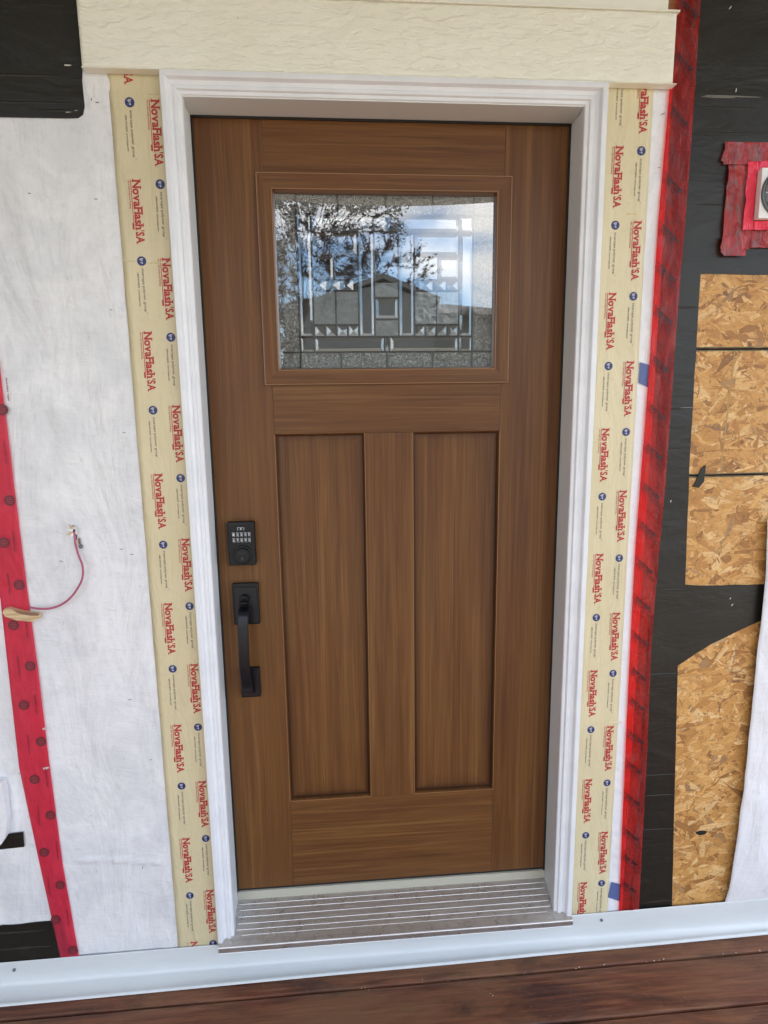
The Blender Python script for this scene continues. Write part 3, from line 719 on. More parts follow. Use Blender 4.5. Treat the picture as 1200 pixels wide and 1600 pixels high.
Lw_i = [(236, 156), (254, 404), (270, 634), (285, 842), (298, 1038), (310, 1221), (322, 1391)]
Le_o = [(203, 160), (221, 408), (239, 641), (256, 851), (270, 1045), (284, 1228), (298, 1399)]
Le_i = [(250, 288), (267, 527), (284, 747), (298, 947), (309, 1136), (321, 1310)]
Rw_o = [(993, 346), (979, 565), (966, 767), (956, 958), (949, 1135), (941, 1300)]
Rw_i = [(963, 229), (950, 458), (940, 670), (931, 866), (922, 1048), (916, 1218), (908, 1379)]
Re_o = [(1005, 236), (991, 463), (977, 675), (968, 872), (958, 1052), (949, 1223), (938, 1380)]
Re_i = [(964, 352), (951, 572), (940, 776), (931, 965), (923, 1140), (916, 1305)]
tapeL = flashing_tape(-0.606, -0.478, 'beige flashing tape with red lettering left of the door frame', 
    [(xm(Le_o), [U(200, 281, TY)[1] + 0.326] + zs(Lw_o) + [U(297, 1472, TY)[1]], zs(Le_o)), (xm(Le_i), zs(Lw_i), zs(Le_i) + [U(330, 1474, TY)[1]])], (-0.118, 2.12))
tapeR = flashing_tape(0.478, 0.6165, 'beige flashing tape with red lettering right of the door frame',
    [(xm(Re_o), [U(993, 346, TY)[1] + 0.326] + zs(Rw_o), zs(Re_o)), (xm(Re_i), zs(Rw_i), [U(964, 352, TY)[1] + 0.327] + zs(Re_i))], (-0.118, 2.12))
# overlap seams across the tapes
for (tp_, px, py, qx, qy) in ((tapeL, 192, 408, 213, 409), (tapeL, 230, 410, 262, 412), (tapeL, 230, 147, 250, 148), (tapeR, 978, 335, 1000, 337), (tapeR, 947, 1130, 972, 1134), (tapeR, 927, 690, 950, 692)):
    a_, b_ = U(px, py, TY), U(qx, qy, TY); crease(tp_, a_[0], b_[0], a_[1], TY, 0.0022, 0.0030, 'tape', 'paper_crease')

# ------------------------------------------------------------------ red tapes
RY = -0.0772
redL_l = edgefn([U(-30, 600, RY), U(-14, 800, RY), U(0, 930, RY), U(30, 1200, RY), U(62, 1350, RY), U(95, 1499, RY)])
redL_r = edgefn([U(-3, 550, RY), U(20, 740, RY), U(40, 900, RY), U(60, 1050, RY), U(78, 1200, RY), U(98, 1350, RY), U(124, 1497, RY)])
red_l = empty('red_tape', (-0.92, RY, -0.1), 'red sheathing tape with round dark emblems running down the wrap at the left edge', 'red tape')
sheet('tape_strip', lambda z: redL_l(z) if z < 0.92 else -0.96, redL_r, -0.121, 2.2, RY, M['red_left'], red_l, 10, 220, lambda x, z: 0.0004 + 0.0003 * noise.noise(Vector((x * 14, z * 8, 3))))
def emblem(px, py, r=0.0145):
    x, z = U(px, py, RY - 0.002); bm = bmesh.new(); disc_bm(bm, x, z, r, RY - 0.0022, 24)
    e = from_bm('round_emblem', bm, M['emb'], red_l)
    # leaf-like bars inside the emblem
    acc = ([], [])
    for k in range(4): quad(acc, -0.008 + k * 0.0045, -0.0058 + k * 0.0045, -0.009 + abs(k - 1.5) * 0.002, 0.009 - abs(k - 1.5) * 0.002, x, z, RY - 0.0026)
    acc_obj('emblem_bars', acc, M['emb2'], e)
M['emb'] = simple('dark_maroon_ink', (0.12, 0.018, 0.026), 0.5); M['emb2'] = simple('lighter_maroon_ink', (0.30, 0.035, 0.05), 0.5)
for px, py in ((4, 640), (-18, 755), (15, 782), (6, 848), (30, 914), (21, 977), (47, 1041), (37, 1102), (64, 1159), (54, 1218), (79, 1274), (69, 1332), (94, 1383), (87, 1437), (114, 1485)):
    if px > -10: emblem(px, py, 0.0125)
P_RT = text_polys("sheathing tape", 0.0045, 0.052, 0.02)
for px, py in ((10, 590), (6, 690), (20, 830), (12, 895), (40, 965), (27, 1025), (54, 1085), (43, 1148), (71, 1200), (59, 1260), (88, 1315), (75, 1372), (104, 1420)):
    acc = ([], []); x, z = U(px, py, RY - 0.002); add_text(acc, P_RT, x - 0.002, z, RY - 0.0022, RAD(0)); acc_obj('dark_lettering', acc, M['emb'], red_l)
specks(red_l, [(72, 1200, 10), (70, 1138, 20)], RY - 0.0016, M['pale'], 'lint_fleck', 0.006, 0.004)

redR_l = edgefn([U(1060, -20, RY), U(1052, 70, RY), U(1045, 150, RY), U(1028, 350, RY), U(1015, 560, RY), U(1003, 720, RY), U(993, 850, RY), U(985, 1000, RY), U(978, 1150, RY), U(972, 1290, RY), U(967, 1422, RY)])
redR_r = edgefn([U(1096, -20, RY), U(1090, 70, RY), U(1085, 150, RY), U(1070, 350, RY), U(1056, 520, RY), U(1040, 750, RY), U(1030, 860, RY), U(1018, 1000, RY), U(1012, 1150, RY), U(1005, 1290, RY), U(998, 1418, RY)])
red_r = empty('red_tape', (0.68, RY, -0.1), 'crinkled translucent red tape overlapping the white wrap and the black membrane right of the door', 'red tape')
def wr(x, z):
    a = noise.noise(Vector((x * 26, z * 3.2, 5))); c = noise.noise(Vector((x * 60 + z * 22, z * 30, 9)))
    return 0.0012 + 0.0022 * abs(a) + 0.0012 * max(0, c)
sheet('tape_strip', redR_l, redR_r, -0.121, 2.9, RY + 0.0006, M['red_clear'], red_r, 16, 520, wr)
P_HT = text_polys("TUCK TAPE", 0.0095, 0.052, 0.05)
zb_ = [U(x, y, RY)[1] for x, y in ((985, 1038), (981, 1085), (978, 1137), (975, 1185), (973, 1235), (970, 1290), (968, 1330), (968, 1372))]
zb_ += [zb_[0] + 0.1 * k for k in range(1, 8)] + [1.485, 1.60, 1.70, 1.79, 1.90, 2.045, 2.16, 2.27]
for z in zb_:
    acc = ([], []); xl = redR_l(z) + 0.002; xr = redR_r(z)
    for s_, w_ in ((0, 0.0026), (0.019, 0.0026)):           # paired slanting rules with block letters between them
        b0 = len(acc[0]); n = 7
        for i in range(n):
            t0, t1 = i / n, (i + 0.8) / n
            X0, X1 = xl + (xr - xl - 0.010) * t0, xl + (xr - xl - 0.010) * t1; sl = 0.050
            for (X, Z) in ((X0, z - s_ - sl * t0), (X1, z - s_ - sl * t1), (X1, z - s_ - sl * t1 - w_), (X0, z - s_ - sl * t0 - w_)): acc[0].append((X, RY - 0.0044, Z))
            acc[1].append((b0 + 4 * i, b0 + 4 * i + 1, b0 + 4 * i + 2, b0 + 4 * i + 3))
    add_text(acc, P_HT, xl + 0.002, z - 0.0165, RY - 0.0044, RAD(-40), down=False)
    acc = clip_acc(acc, lambda v: v[2] > -0.105 and v[0] < redR_r(v[2]) - 0.001)
    if acc[1]: acc_obj('slanting_print', acc, M['print_black'], red_r)

# ------------------------------------------------------------------ cream header trim
HY = -0.0995
hdr = empty('header_board', (0, HY, 2.07), 'cream embossed trim board spanning above the door frame', 'trim board')
bm = bmesh.new(); nx, nz = 260, 36; g = []
X0, X1, Z0, Z1 = -0.6495, 0.6480, 2.0768, 2.2200
for j in range(nz + 1):
    row = []
    for i in range(nx + 1):
        x = X0 + (X1 - X0) * i / nx; zz = Z0 + (Z1 - Z0) * j / nz
        n_ = noise.noise(Vector((x * 16, zz * 46, 0))) + 0.6 * noise.noise(Vector((x * 38, zz * 90, 5)))
        edge = min(1, (x - X0) / 0.006, (X1 - x) / 0.006, (zz - Z0) / 0.006, (Z1 - zz) / 0.006)
        row.append(bm.verts.new((x, HY - 0.0009 * max(-0.6, min(0.7, n_ * 1.6)) * edge + (0.0015 if edge < 0.01 else 0), zz)))
    g.append(row)
for j in range(nz):
    for i in range(nx): bm.faces.new((g[j][i], g[j][i + 1], g[j + 1][i + 1], g[j + 1][i]))
rim = g[0] + [r[-1] for r in g[1:]] + g[-1][-2::-1] + [r[0] for r in g[-2:0:-1]]
rb = [bm.verts.new((v.co.x, -0.0765, v.co.z)) for v in rim]
for k in range(len(rim)):
    q = (k + 1) % len(rim); bm.faces.new((rim[k], rb[k], rb[q], rim[q]))
from_bm('board', bm, M['header'], hdr, True)
# thin drip lip under the board and cap above it
box('bottom_lip', -0.6505, 0.6570, HY - 0.0012, -0.0765, 2.0750, 2.0764, M['cream'], hdr, 0.0006)
box('top_cap', -0.6505, 0.6535, HY - 0.0030, -0.0765, 2.2205, 2.2240, M['cream'], hdr, 0.0006)
upper = empty('upper_siding', (0, -0.09, 2.24), 'plain cream siding board above the header trim at the top edge', 'siding board')
box('board', -0.644, 0.6290, -0.0950, -0.0765, 2.2245, 2.44, M['cream'], upper, 0.001)

# ------------------------------------------------------------------ door frame
frame = empty('door_frame', (0, -0.05, -0.1), 'white exterior door frame with moulded casing and grey metal sill', 'door frame')
def sill_z(y): return -0.030 + (-0.0045 - y) / (0.1135 - 0.0045) * -0.045 if y < -0.0045 else -0.030
PROF = [(0.0, -0.071), (0.0, -0.1035), (0.0008, -0.1046), (0.0095, -0.1050), (0.0115, -0.1042), (0.0140, -0.0985), (0.0155, -0.0955), (0.0225, -0.0925), (0.0240, -0.0945),
        (0.0255, -0.0955), (0.0315, -0.0953), (0.0328, -0.0935), (0.0340, -0.0905), (0.0405, -0.0897), (0.0420, -0.0870), (0.0420, -0.066)]
XL, XR, ZT = -0.4902, 0.4965, 2.0738
def casing_side(s):
    bm = bmesh.new(); a = []; c = []
    for u, y in PROF:
        uu = u * (1.0 if s < 0 else 1.14)
        x = XL + uu if s < 0 else XR - uu
        zb = sill_z(max(y, -0.1130)) + 0.0006 if y < -0.085 else sill_z(-0.087)
        a.append(bm.verts.new((x, y, zb))); c.append(bm.verts.new((x, y, ZT - u)))
    for i in range(len(PROF) - 1): bm.faces.new((a[i], a[i + 1], c[i + 1], c[i]))
    bm.faces.new(a); bm.faces.new(c[::-1])
    return from_bm('casing', bm, M['trim'], frame)
casing_side(-1); casing_side(1)
bm = bmesh.new(); a = []; c = []
for u, y in PROF:
    a.append(bm.verts.new((XL + u + 0.0004, y + 0.0003, ZT - u))); c.append(bm.verts.new((XR - u * 1.14 - 0.0004, y + 0.0003, ZT - u)))
for i in range(len(PROF) - 1): bm.faces.new((a[i], a[i + 1], c[i + 1], c[i]))
bm.faces.new(a); bm.faces.new(c[::-1]); from_bm('head_casing', bm, M['trim'], frame)
# thin metal fin line outside the casing
box('nail_fin', XL - 0.0030, XL - 0.0005, -0.0925, -0.0752, -0.075, ZT, M['trim'], frame)
box('nail_fin', XR + 0.0005, XR + 0.0022, -0.0925, -0.0752, -0.075, ZT, M['trim'], frame)
# jambs
JX = 0.4515
box('side_jamb', -JX - 0.02, -JX, -0.0862, 0.0445, -0.066, 2.0295, M['jamb'], frame, 0.001)
box('side_jamb', JX, JX + 0.02, -0.0862, 0.0445, -0.066, 2.0295, M['jamb'], frame, 0.001)
box('head_jamb', -JX - 0.02, JX + 0.02, -0.0862, 0.0445, 2.0300, 2.055, M['jamb'], frame, 0.001)
for s in (-1, 1): box('weatherstrip', min(s * JX, s * (JX - 0.0045)), max(s * JX, s * (JX - 0.0045)), -0.004, 0.012, -0.02, 2.0295, M['dark_rubber'], frame, 0.001)
box('weatherstrip', -JX + 0.005, JX - 0.005, -0.004, 0.012, 2.0245, 2.0297, M['dark_rubber'], frame, 0.001)
# sill
sill = sweep_x('sill', [(-0.0045, -0.030), (-0.105, sill_z(-0.105)), (-0.1125, -0.0742), (-0.1150, -0.0752), (-0.1158, -0.0772), (-0.1158, -0.0905), (-0.1140, -0.0925), (-0.066, -0.0925)], -0.4885, 0.4965, M['alu'], frame)
bm = bmesh.new(); 
for x in (-0.4887, 0.4967):
    q = [bm.verts.new((x, y, z)) for y, z in [(-0.0045, -0.030), (-0.1125, -0.0742), (-0.1158, -0.0772), (-0.1158, -0.0905), (-0.1140, -0.0925), (-0.0045, -0.0925)]]; bm.faces.new(q)
from_bm('sill_end', bm, M['alu'], frame)
for k, y in enumerate((-0.016, -0.0305, -0.0465, -0.0625, -0.0765, -0.0895)):
    z0 = sill_z(y); bm = bmesh.new(); w = 0.0006 if k < 5 else 0.0004
    x0_, x1_ = (-0.444 if y > -0.0865 else -0.43), 0.444 if y > -0.0865 else 0.43
    prof = [(y + w * 1.6, sill_z(y + w * 1.6)), (y + w * 0.6, z0 + 0.0009), (y - w * 0.6, z0 + 0.0007), (y - w * 1.6, sill_z(y - w * 1.6))]
    sweep_x('sill_ridge', prof, x0_, x1_, M['ridge'], frame)
sweep_x('nose_bead', [(-0.1128, -0.0741), (-0.1138, -0.0738), (-0.1152, -0.0745), (-0.1160, -0.0758)], -0.4886, 0.4966, M['ridge'], frame)
sweep_x('nose_bead', [(-0.1159, -0.0912), (-0.1165, -0.0920), (-0.1150, -0.0932)], -0.4886, 0.4966, M['ridge'], frame)
box('threshold', -0.4510, 0.4510, -0.0042, 0.044, -0.0345, -0.0050, M['threshold'], frame, 0.0012)
box('door_sweep', -0.449, 0.449, 0.0015, 0.040, -0.0046, 0.0018, M['dark_rubber'], frame)

# ------------------------------------------------------------------ the door
door = empty('entry_door', (0, 0, 0), 'brown stained craftsman entry door with two tall panels and a leaded glass window', 'door')
D1 = 0.0445
HX, HZ = 0.4485, 2.0260
def board(name, x0, x1, z0, z1, mat, y0=0.0, y1=D1):
    bm = bmesh.new(); box_bm(bm, x0, x1, y0, y1, z0, z1, 0.0009); return from_bm(name, bm, mat, door)
SX = 0.2905
board('stile', -HX, -SX, 0.002, HZ, M['wood_v']); board('stile', SX, HX, 0.002, HZ, M['wood_v'])
board('top_rail', -SX + 0.0004, SX - 0.0004, 1.9050, HZ, M['wood_h'])
board('middle_rail', -SX + 0.0004, SX - 0.0004, 1.2965, 1.4200, M['wood_h'])
board('bottom_rail', -SX + 0.0004, SX - 0.0004, 0.002, 0.2690, M['wood_h'])
board('mullion', -0.0625, 0.0625, 0.2694, 1.2961, M['wood_v'])
board('lite_liner', -SX + 0.0004, -0.2760, 1.4204, 1.9046, M['wood_v'], 0.001); board('lite_liner', 0.2760, SX - 0.0004, 1.4204, 1.9046, M['wood_v'], 0.001)
def panel(x0, x1, z0, z1):
    """recessed panel: sticking slope down to a flat field, with stain settled in the creases"""
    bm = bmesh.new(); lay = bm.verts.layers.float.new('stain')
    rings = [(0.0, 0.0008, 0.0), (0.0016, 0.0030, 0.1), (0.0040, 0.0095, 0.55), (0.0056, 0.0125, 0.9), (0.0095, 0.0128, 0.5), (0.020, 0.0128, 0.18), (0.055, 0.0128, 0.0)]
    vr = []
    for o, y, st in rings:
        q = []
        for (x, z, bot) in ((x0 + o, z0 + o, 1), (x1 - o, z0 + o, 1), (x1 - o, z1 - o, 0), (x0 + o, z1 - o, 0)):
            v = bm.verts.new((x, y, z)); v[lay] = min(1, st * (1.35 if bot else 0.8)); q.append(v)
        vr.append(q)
    for a, c in zip(vr, vr[1:]):
        for k in range(4): bm.faces.new((a[k], a[(k + 1) % 4], c[(k + 1) % 4], c[k]))
    bm.faces.new(vr[-1]); me = bpy.data.meshes.new('panel')
    bmesh.ops.recalc_face_normals(bm, faces=bm.faces); bm.to_mesh(me); bm.free()
    o = link('panel', me, M['wood_v'], door)
    # lighter rubbed arris round the recess
    e = bmesh.new(); w = 0.0011
    for (ax, bx, az, bz) in ((x0 - w, x0 + w * 0.3, z0, z1), (x1 - w * 0.3, x1 + w, z0, z1)): box_bm(e, ax, bx, -0.0005, 0.002, az, bz, 0.0002)
    for (az, bz) in ((z0 - w, z0 + w * 0.3),): box_bm(e, x0, x1, -0.0005, 0.002, az, bz, 0.0002)
    from_bm('rubbed_edge', e, M['wood_edge'], o)
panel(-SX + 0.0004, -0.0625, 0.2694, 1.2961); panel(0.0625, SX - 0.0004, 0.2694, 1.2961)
box('core', -SX, SX, 0.016, D1 - 0.002, 0.26, 1.30, M['wood_v'], door)
# lite frame: four mitred mouldings
LP = [(0.0, 0.001), (0.0, -0.0075), (0.0012, -0.0090), (0.0030, -0.0092), (0.0045, -0.0086), (0.0330, -0.0078), (0.0345, -0.0086), (0.0362, -0.0082), (0.0372, -0.0060), (0.0400, 0.0070), (0.0408, 0.0105)]
LX0, LX1, LZ0, LZ1 = -0.3075, 0.3070, 1.4190, 1.9080
def moulding(side):
    bm = bmesh.new(); lay = bm.verts.layers.float.new('stain'); a = []; c = []
    for i, (u, y) in enumerate(LP):
        if side in 'lr':
            x = LX0 + u if side == 'l' else LX1 - u; p, q = (x, y, LZ0 + u), (x, y, LZ1 - u)
        else:
            z = LZ0 + u if side == 'b' else LZ1 - u; p, q = (LX0 + u, y, z), (LX1 - u, y, z)
        va, vc = bm.verts.new(p), bm.verts.new(q)
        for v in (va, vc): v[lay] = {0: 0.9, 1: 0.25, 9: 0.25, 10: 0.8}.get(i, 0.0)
        a.append(va); c.append(vc)
    for i in range(len(LP) - 1): bm.faces.new((a[i], a[i + 1], c[i + 1], c[i]))
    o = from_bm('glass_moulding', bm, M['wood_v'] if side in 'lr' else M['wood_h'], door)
    e = bmesh.new(); cc = []
    for u in (0.0008, 0.0348):
        w = 0.0010
        if side in 'lr':
            x = LX0 + u if side == 'l' else LX1 - u; box_bm(e, x - w, x + w, -0.0097, -0.0078, LZ0 + u, LZ1 - u, 0.0003)
        else:
            z = LZ0 + u if side == 'b' else LZ1 - u; box_bm(e, LX0 + u, LX1 - u, -0.0097, -0.0078, z - w, z + w, 0.0003)
    from_bm('rubbed_edge', e, M['wood_edge'], o)
for s in 'lrtb': moulding(s)
# glass unit
GX0, GX1, GZ0, GZ1 = -0.2685, 0.2675, 1.4590, 1.8680
glass = empty('leaded_window', (0, 0.01, 1.66)); glass.parent = door
def link_to_glass(o): return o
bm = bmesh.new(); n = 32; g = []
gx0, gx1, gz0, gz1 = GX0 - 0.006, GX1 + 0.006, GZ0 - 0.006, GZ1 + 0.006
for j in range(n + 1):
    row = []
    for i in range(n + 1):
        u, v = -1 + 2 * i / n, -1 + 2 * j / n
        row.append(bm.verts.new((gx0 + (gx1 - gx0) * i / n, 0.0085 - 0.00075 * (1 - u * u) * (1 - v * v), gz0 + (gz1 - gz0) * j / n)))
    g.append(row)
for j in range(n):
    for i in range(n): bm.faces.new((g[j][i], g[j][i + 1], g[j + 1][i + 1], g[j + 1][i]))
from_bm('outer_pane', bm, M['pane'], glass, True)
PY = 0.0140
def gp(zx, zy):                                            # measured point of the leaded design -> metres
    return U(400 + zx / 2.857, 240 + zy / 2.857, PY)
def piece(x0, x1, z0, z1, kind, bw=0.006):
    x0 += 0.0004; x1 -= 0.0004; z0 += 0.0004; z1 -= 0.0004
    bm = bmesh.new()
    if kind == 'bevel':
        bw = min(bw, (x1 - x0) * 0.33, (z1 - z0) * 0.33); h = bw * 0.22
        o_ = [bm.verts.new(p) for p in ((x0, PY + h, z0), (x1, PY + h, z0), (x1, PY + h, z1), (x0, PY + h, z1))]
        i_ = [bm.verts.new(p) for p in ((x0 + bw, PY, z0 + bw), (x1 - bw, PY, z0 + bw), (x1 - bw, PY, z1 - bw), (x0 + bw, PY, z1 - bw))]
        for k in range(4): bm.faces.new((o_[k], o_[(k + 1) % 4], i_[(k + 1) % 4], i_[k]))
        bm.faces.new(i_)
    elif kind == 'pyramid':
        h = (z1 - z0) * 0.10
        o_ = [bm.verts.new(p) for p in ((x0, PY + h, z0), (x1, PY + h, z0), (x1, PY + h, z1), (x0, PY + h, z1))]; c = bm.verts.new(((x0 + x1) / 2, PY, (z0 + z1) / 2))
        for k in range(4): bm.faces.new((o_[k], o_[(k + 1) % 4], c))
    else:
        bm.faces.new([bm.verts.new(p) for p in ((x0, PY + 0.001, z0), (x1, PY + 0.001, z0), (x1, PY + 0.001, z1), (x0, PY + 0.001, z1))])
    bm.normal_update()
    for f_ in bm.faces:
        if f_.normal.y > 0: f_.normal_flip()
    mt = {'bevel': 'bevel', 'pyramid': 'bevel', 'granite': 'granite', 'seedy': 'seedy', 'clear': 'bevel'}[kind]
    me = bpy.data.meshes.new('glass_piece'); bm.to_mesh(me); bm.free(); return link('glass_piece', me, M[mt], glass)
def came(x0, z0, x1, z1, w=0.0024):
    bm = bmesh.new(); d = Vector((x1 - x0, 0, z1 - z0)); d.normalize(); nn = Vector((-d.z, 0, d.x))
    A, B = Vector((x0, 0, z0)), Vector((x1, 0, z1)); prof = [(-w, PY + 0.002), (-w * 0.8, PY - 0.0010), (0, PY - 0.0019), (w * 0.8, PY - 0.0010), (w, PY + 0.002)]
    ra = [bm.verts.new(A + nn * u + Vector((0, y, 0))) for u, y in prof]; rb_ = [bm.verts.new(B + nn * u + Vector((0, y, 0))) for u, y in prof]
    for i in range(4): bm.faces.new((ra[i], ra[i + 1], rb_[i + 1], rb_[i]))
    return from_bm('came', bm, M['came'], glass)
# grid of the design (symmetric about x = 0)
HXg = 0.268; b1 = 0.218                                    # half width, inner edge of the textured border
zb0, zb1, zt1, zt0 = GZ0, 1.4985, 1.8235, GZ1
def mirror(fn):
    for s in (-1, 1): fn(s)
def rect(s, x0, x1, z0, z1, kind, bw=0.006):
    a, c = (x0, x1) if s > 0 else (-x1, -x0); piece(a, c, z0, z1, kind, bw)
def mirc(x0, z0, x1, z1):
    for s in (-1, 1): came(s * x0, z0, s * x1, z1)
xq = 0.1165
for s in (-1, 1):
    for z0, z1 in ((zt1, zt0), (zb0, zb1)):
        rect(s, 0.0, xq, z0, z1, 'granite'); rect(s, xq, b1, z0, z1, 'granite'); rect(s, b1, HXg, z0, z1, 'granite')
    rect(s, b1, HXg, zb1, zt1, 'granite')
for z0, z1 in ((zt1, zt0), (zb0, zb1)):
    came(0, z0, 0, z1); mirc(xq, z0, xq, z1)
mirc(b1, zb0, b1, zt0)
came(-HXg, zt1, HXg, zt1); came(-HXg, zb1, HXg, zb1)
c1 = 0.183; z1b, z2b = 1.536, 1.565                        # inner columns, bottom bars, pyramids
z1t = 1.7835; c2 = 0.070
for s in (-1, 1):
    rect(s, c1, b1, z1t, zt1, 'bevel'); rect(s, c1, b1, z1b, z1t, 'bevel', 0.008); rect(s, c1, b1, zb1, z1b, 'bevel')
    rect(s, 0.006, c1, zb1, z1b, 'bevel', 0.009); rect(s, 0.0, c1, z1t, zt1, 'bevel', 0.009)
    for k in range(4): rect(s, c2 + (c1 - c2) * k / 4, c2 + (c1 - c2) * (k + 1) / 4, z1b, z2b, 'pyramid')
    xm_ = (c2 + c1) / 2
    rect(s, c2, xm_, z2b, 1.646, 'seedy'); rect(s, xm_, c1, z2b, 1.646, 'seedy')
    for k in range(3): rect(s, c2 + 0.012 + (c1 - c2 - 0.012) * k / 3, c2 + 0.012 + (c1 - c2 - 0.012) * (k + 1) / 3, 1.646, 1.672, 'pyramid')
    rect(s, c2, xm_ + 0.003, 1.672, 1.728, 'clear'); rect(s, xm_ + 0.003, c1, 1.672, 1.728, 'bevel', 0.008)
    rect(s, c2, c1, 1.728, z1t, 'bevel', 0.010)
    rect(s, 0.030, c2, z1b, z1t, 'bevel', 0.008)
    mirx = s
piece(-0.030, 0.030, 1.668, z1t, 'clear'); piece(-0.030, 0.030, 1.630, 1.668, 'seedy'); piece(-0.030, 0.030, 1.578, 1.630, 'bevel', 0.009); piece(-0.030, 0.030, z1b, 1.578, 'seedy')
piece(-0.006, 0.006, zb1, z1b, 'pyramid')
came(-b1, z1t, b1, z1t); came(-b1, z1b, b1, z1b)
mirc(c1, zb1, c1, zt1); mirc(c2, z1b, c2, z1t); mirc(0.030, z1b, 0.030, z1t); mirc(c2, z2b, c1, z2b); mirc(c2, 1.646, c1, 1.646); mirc(c2, 1.672, c1, 1.672); mirc(c2, 1.728, c1, 1.728)
mirc((c2 + c1) / 2, z2b, (c2 + c1) / 2, 1.646); mirc((c2 + c1) / 2 + 0.003, 1.672, (c2 + c1) / 2 + 0.003, 1.728); mirc(0.006, zb1, 0.006, z1b)
for k in (1, 2, 3): mirc(c2 + (c1 - c2) * k / 4, z1b, c2 + (c1 - c2) * k / 4, z2b)
for zz in (1.578, 1.630, 1.668): came(-0.030, zz, 0.030, zz)

# deadbolt keypad
lock = empty('keypad_deadbolt', (-0.383, 0, 1.02)); lock.parent = door
lx0, lx1, lz0, lz1 = -0.4180, -0.3495, 0.9640, 1.0765
box('plate', lx0, lx1, -0.0260, 0.0, lz0, lz1, M['black_metal'], lock, 0.0035)
LYF = -0.0262
digs = ['12345', '67890']; cxk = (lx0 + lx1) / 2 + 0.0015
for r in range(2):
    for k in range(5):
        kx = cxk + (k - 2) * 0.0098; kz = 1.0455 - r * 0.0148
        bm = bmesh.new(); box_bm(bm, kx - 0.0037, kx + 0.0037, LYF - 0.0022, LYF, kz - 0.0058, kz + 0.0058, 0.0008)
        ko = from_bm('key', bm, M['key'], lock)
        acc = ([], []); add_text(acc, text_polys(digs[r][k], 0.0066, 0.0042, 0.02), kx - 0.0021, kz - 0.0030, LYF - 0.0026, down=False)
        quad(acc, -0.0056, -0.0048, -0.0034, 0.0034, kx, kz, LYF - 0.0025); quad(acc, -0.0056, 0.0056, 0.0028, 0.0034, kx, kz, LYF - 0.0025)
        acc_obj('digit', acc, M['key_print'], ko)
bm = bmesh.new(); box_bm(bm, cxk - 0.0095, cxk + 0.0085, LYF - 0.0022, LYF, 1.0565, 1.0645, 0.0008); ko = from_bm('key', bm, M['key'], lock)
acc = ([], []); quad(acc, -0.0040, -0.0032, -0.0090, 0.0080, cxk, 1.0605, LYF - 0.0025); quad(acc, -0.004, 0.004, -0.0090, -0.0082, cxk, 1.0605, LYF - 0.0025); quad(acc, -0.004, 0.004, 0.0072, 0.0080, cxk, 1.0605, LYF - 0.0025)
quad(acc, -0.0022, 0.0026, -0.0016, 0.0012, cxk, 1.0605, LYF - 0.0025); acc_obj('key_mark', acc, M['key_print'], ko)
dcx, dcz = cxk + 0.001, 0.9925
from_bm('turn_dial', lathe(dcx, dcz, [(0.0245, LYF + 0.001), (0.0245, LYF - 0.0030), (0.0232, LYF - 0.0042), (0.0200, LYF - 0.0045), (0.0190, LYF - 0.0100), (0.0180, LYF - 0.0110), (0.0, LYF - 0.0112)][:-1], 40), M['black_metal'], lock)
acc = ([], []); add_text(acc, text_polys('SCHLAGE', 0.0034, 0.018, 0.01), dcx - 0.009, dcz + 0.005, LYF - 0.0113, down=False); acc_obj('maker_name', acc, simple('faint_engraving', (0.05, 0.052, 0.055), 0.4), lock)
bm = bmesh.new(); box_bm(bm, dcx - 0.0022, dcx + 0.0022, LYF - 0.0125, LYF - 0.011, dcz - 0.012, dcz - 0.004, 0.0005); from_bm('turn_marker', bm, M['key'], lock)
# handleset
hs = empty('handleset', (-0.38, 0, 0.75)); hs.parent = door
box('upper_plate', -0.4150, -0.3480, -0.0150, 0.0, 0.8010, 0.9125, M['black_metal'], hs, 0.003)
box('plate_field', -0.4105, -0.3525, -0.0175, -0.0145, 0.8055, 0.9015, M['black_metal2'], hs, 0.0015)
box('lower_plate', -0.4070, -0.3555, -0.0130, 0.0, 0.5950, 0.6775, M['black_metal'], hs, 0.003)
box('plate_field', -0.4030, -0.3595, -0.0155, -0.0125, 0.5990, 0.6735, M['black_metal2'], hs, 0.0015)
from_bm('latch_boss', lathe(-0.3845, 0.872, [(0.0125, -0.014), (0.0125, -0.024), (0.0110, -0.027), (0.006, -0.0275)], 28), M['black_metal'], hs)
bm = bmesh.new(); sec = [(-0.019, 0.862), (-0.034, 0.8625), (-0.050, 0.866), (-0.056, 0.8705), (-0.056, 0.8745), (-0.048, 0.871), (-0.034, 0.868), (-0.019, 0.868)]
a = [bm.verts.new((-0.3955, y, z)) for y, z in sec]; c = [bm.verts.new((-0.3735, y, z)) for y, z in sec]; bm.faces.new(a); bm.faces.new(c[::-1])
for i in range(len(sec)): q = (i + 1) % len(sec); bm.faces.new((a[i], c[i], c[q], a[q]))
from_bm('thumb_latch', bm, M['black_metal'], hs)
path = spline([(-0.3835, -0.015, 0.847), (-0.3835, -0.040, 0.850), (-0.3838, -0.060, 0.838), (-0.3842, -0.067, 0.800), (-0.3850, -0.068, 0.750), (-0.3855, -0.064, 0.700), (-0.3850, -0.053, 0.655), (-0.3835, -0.035, 0.625), (-0.3825, -0.014, 0.613)], 8)
bm = bmesh.new(); rings = []
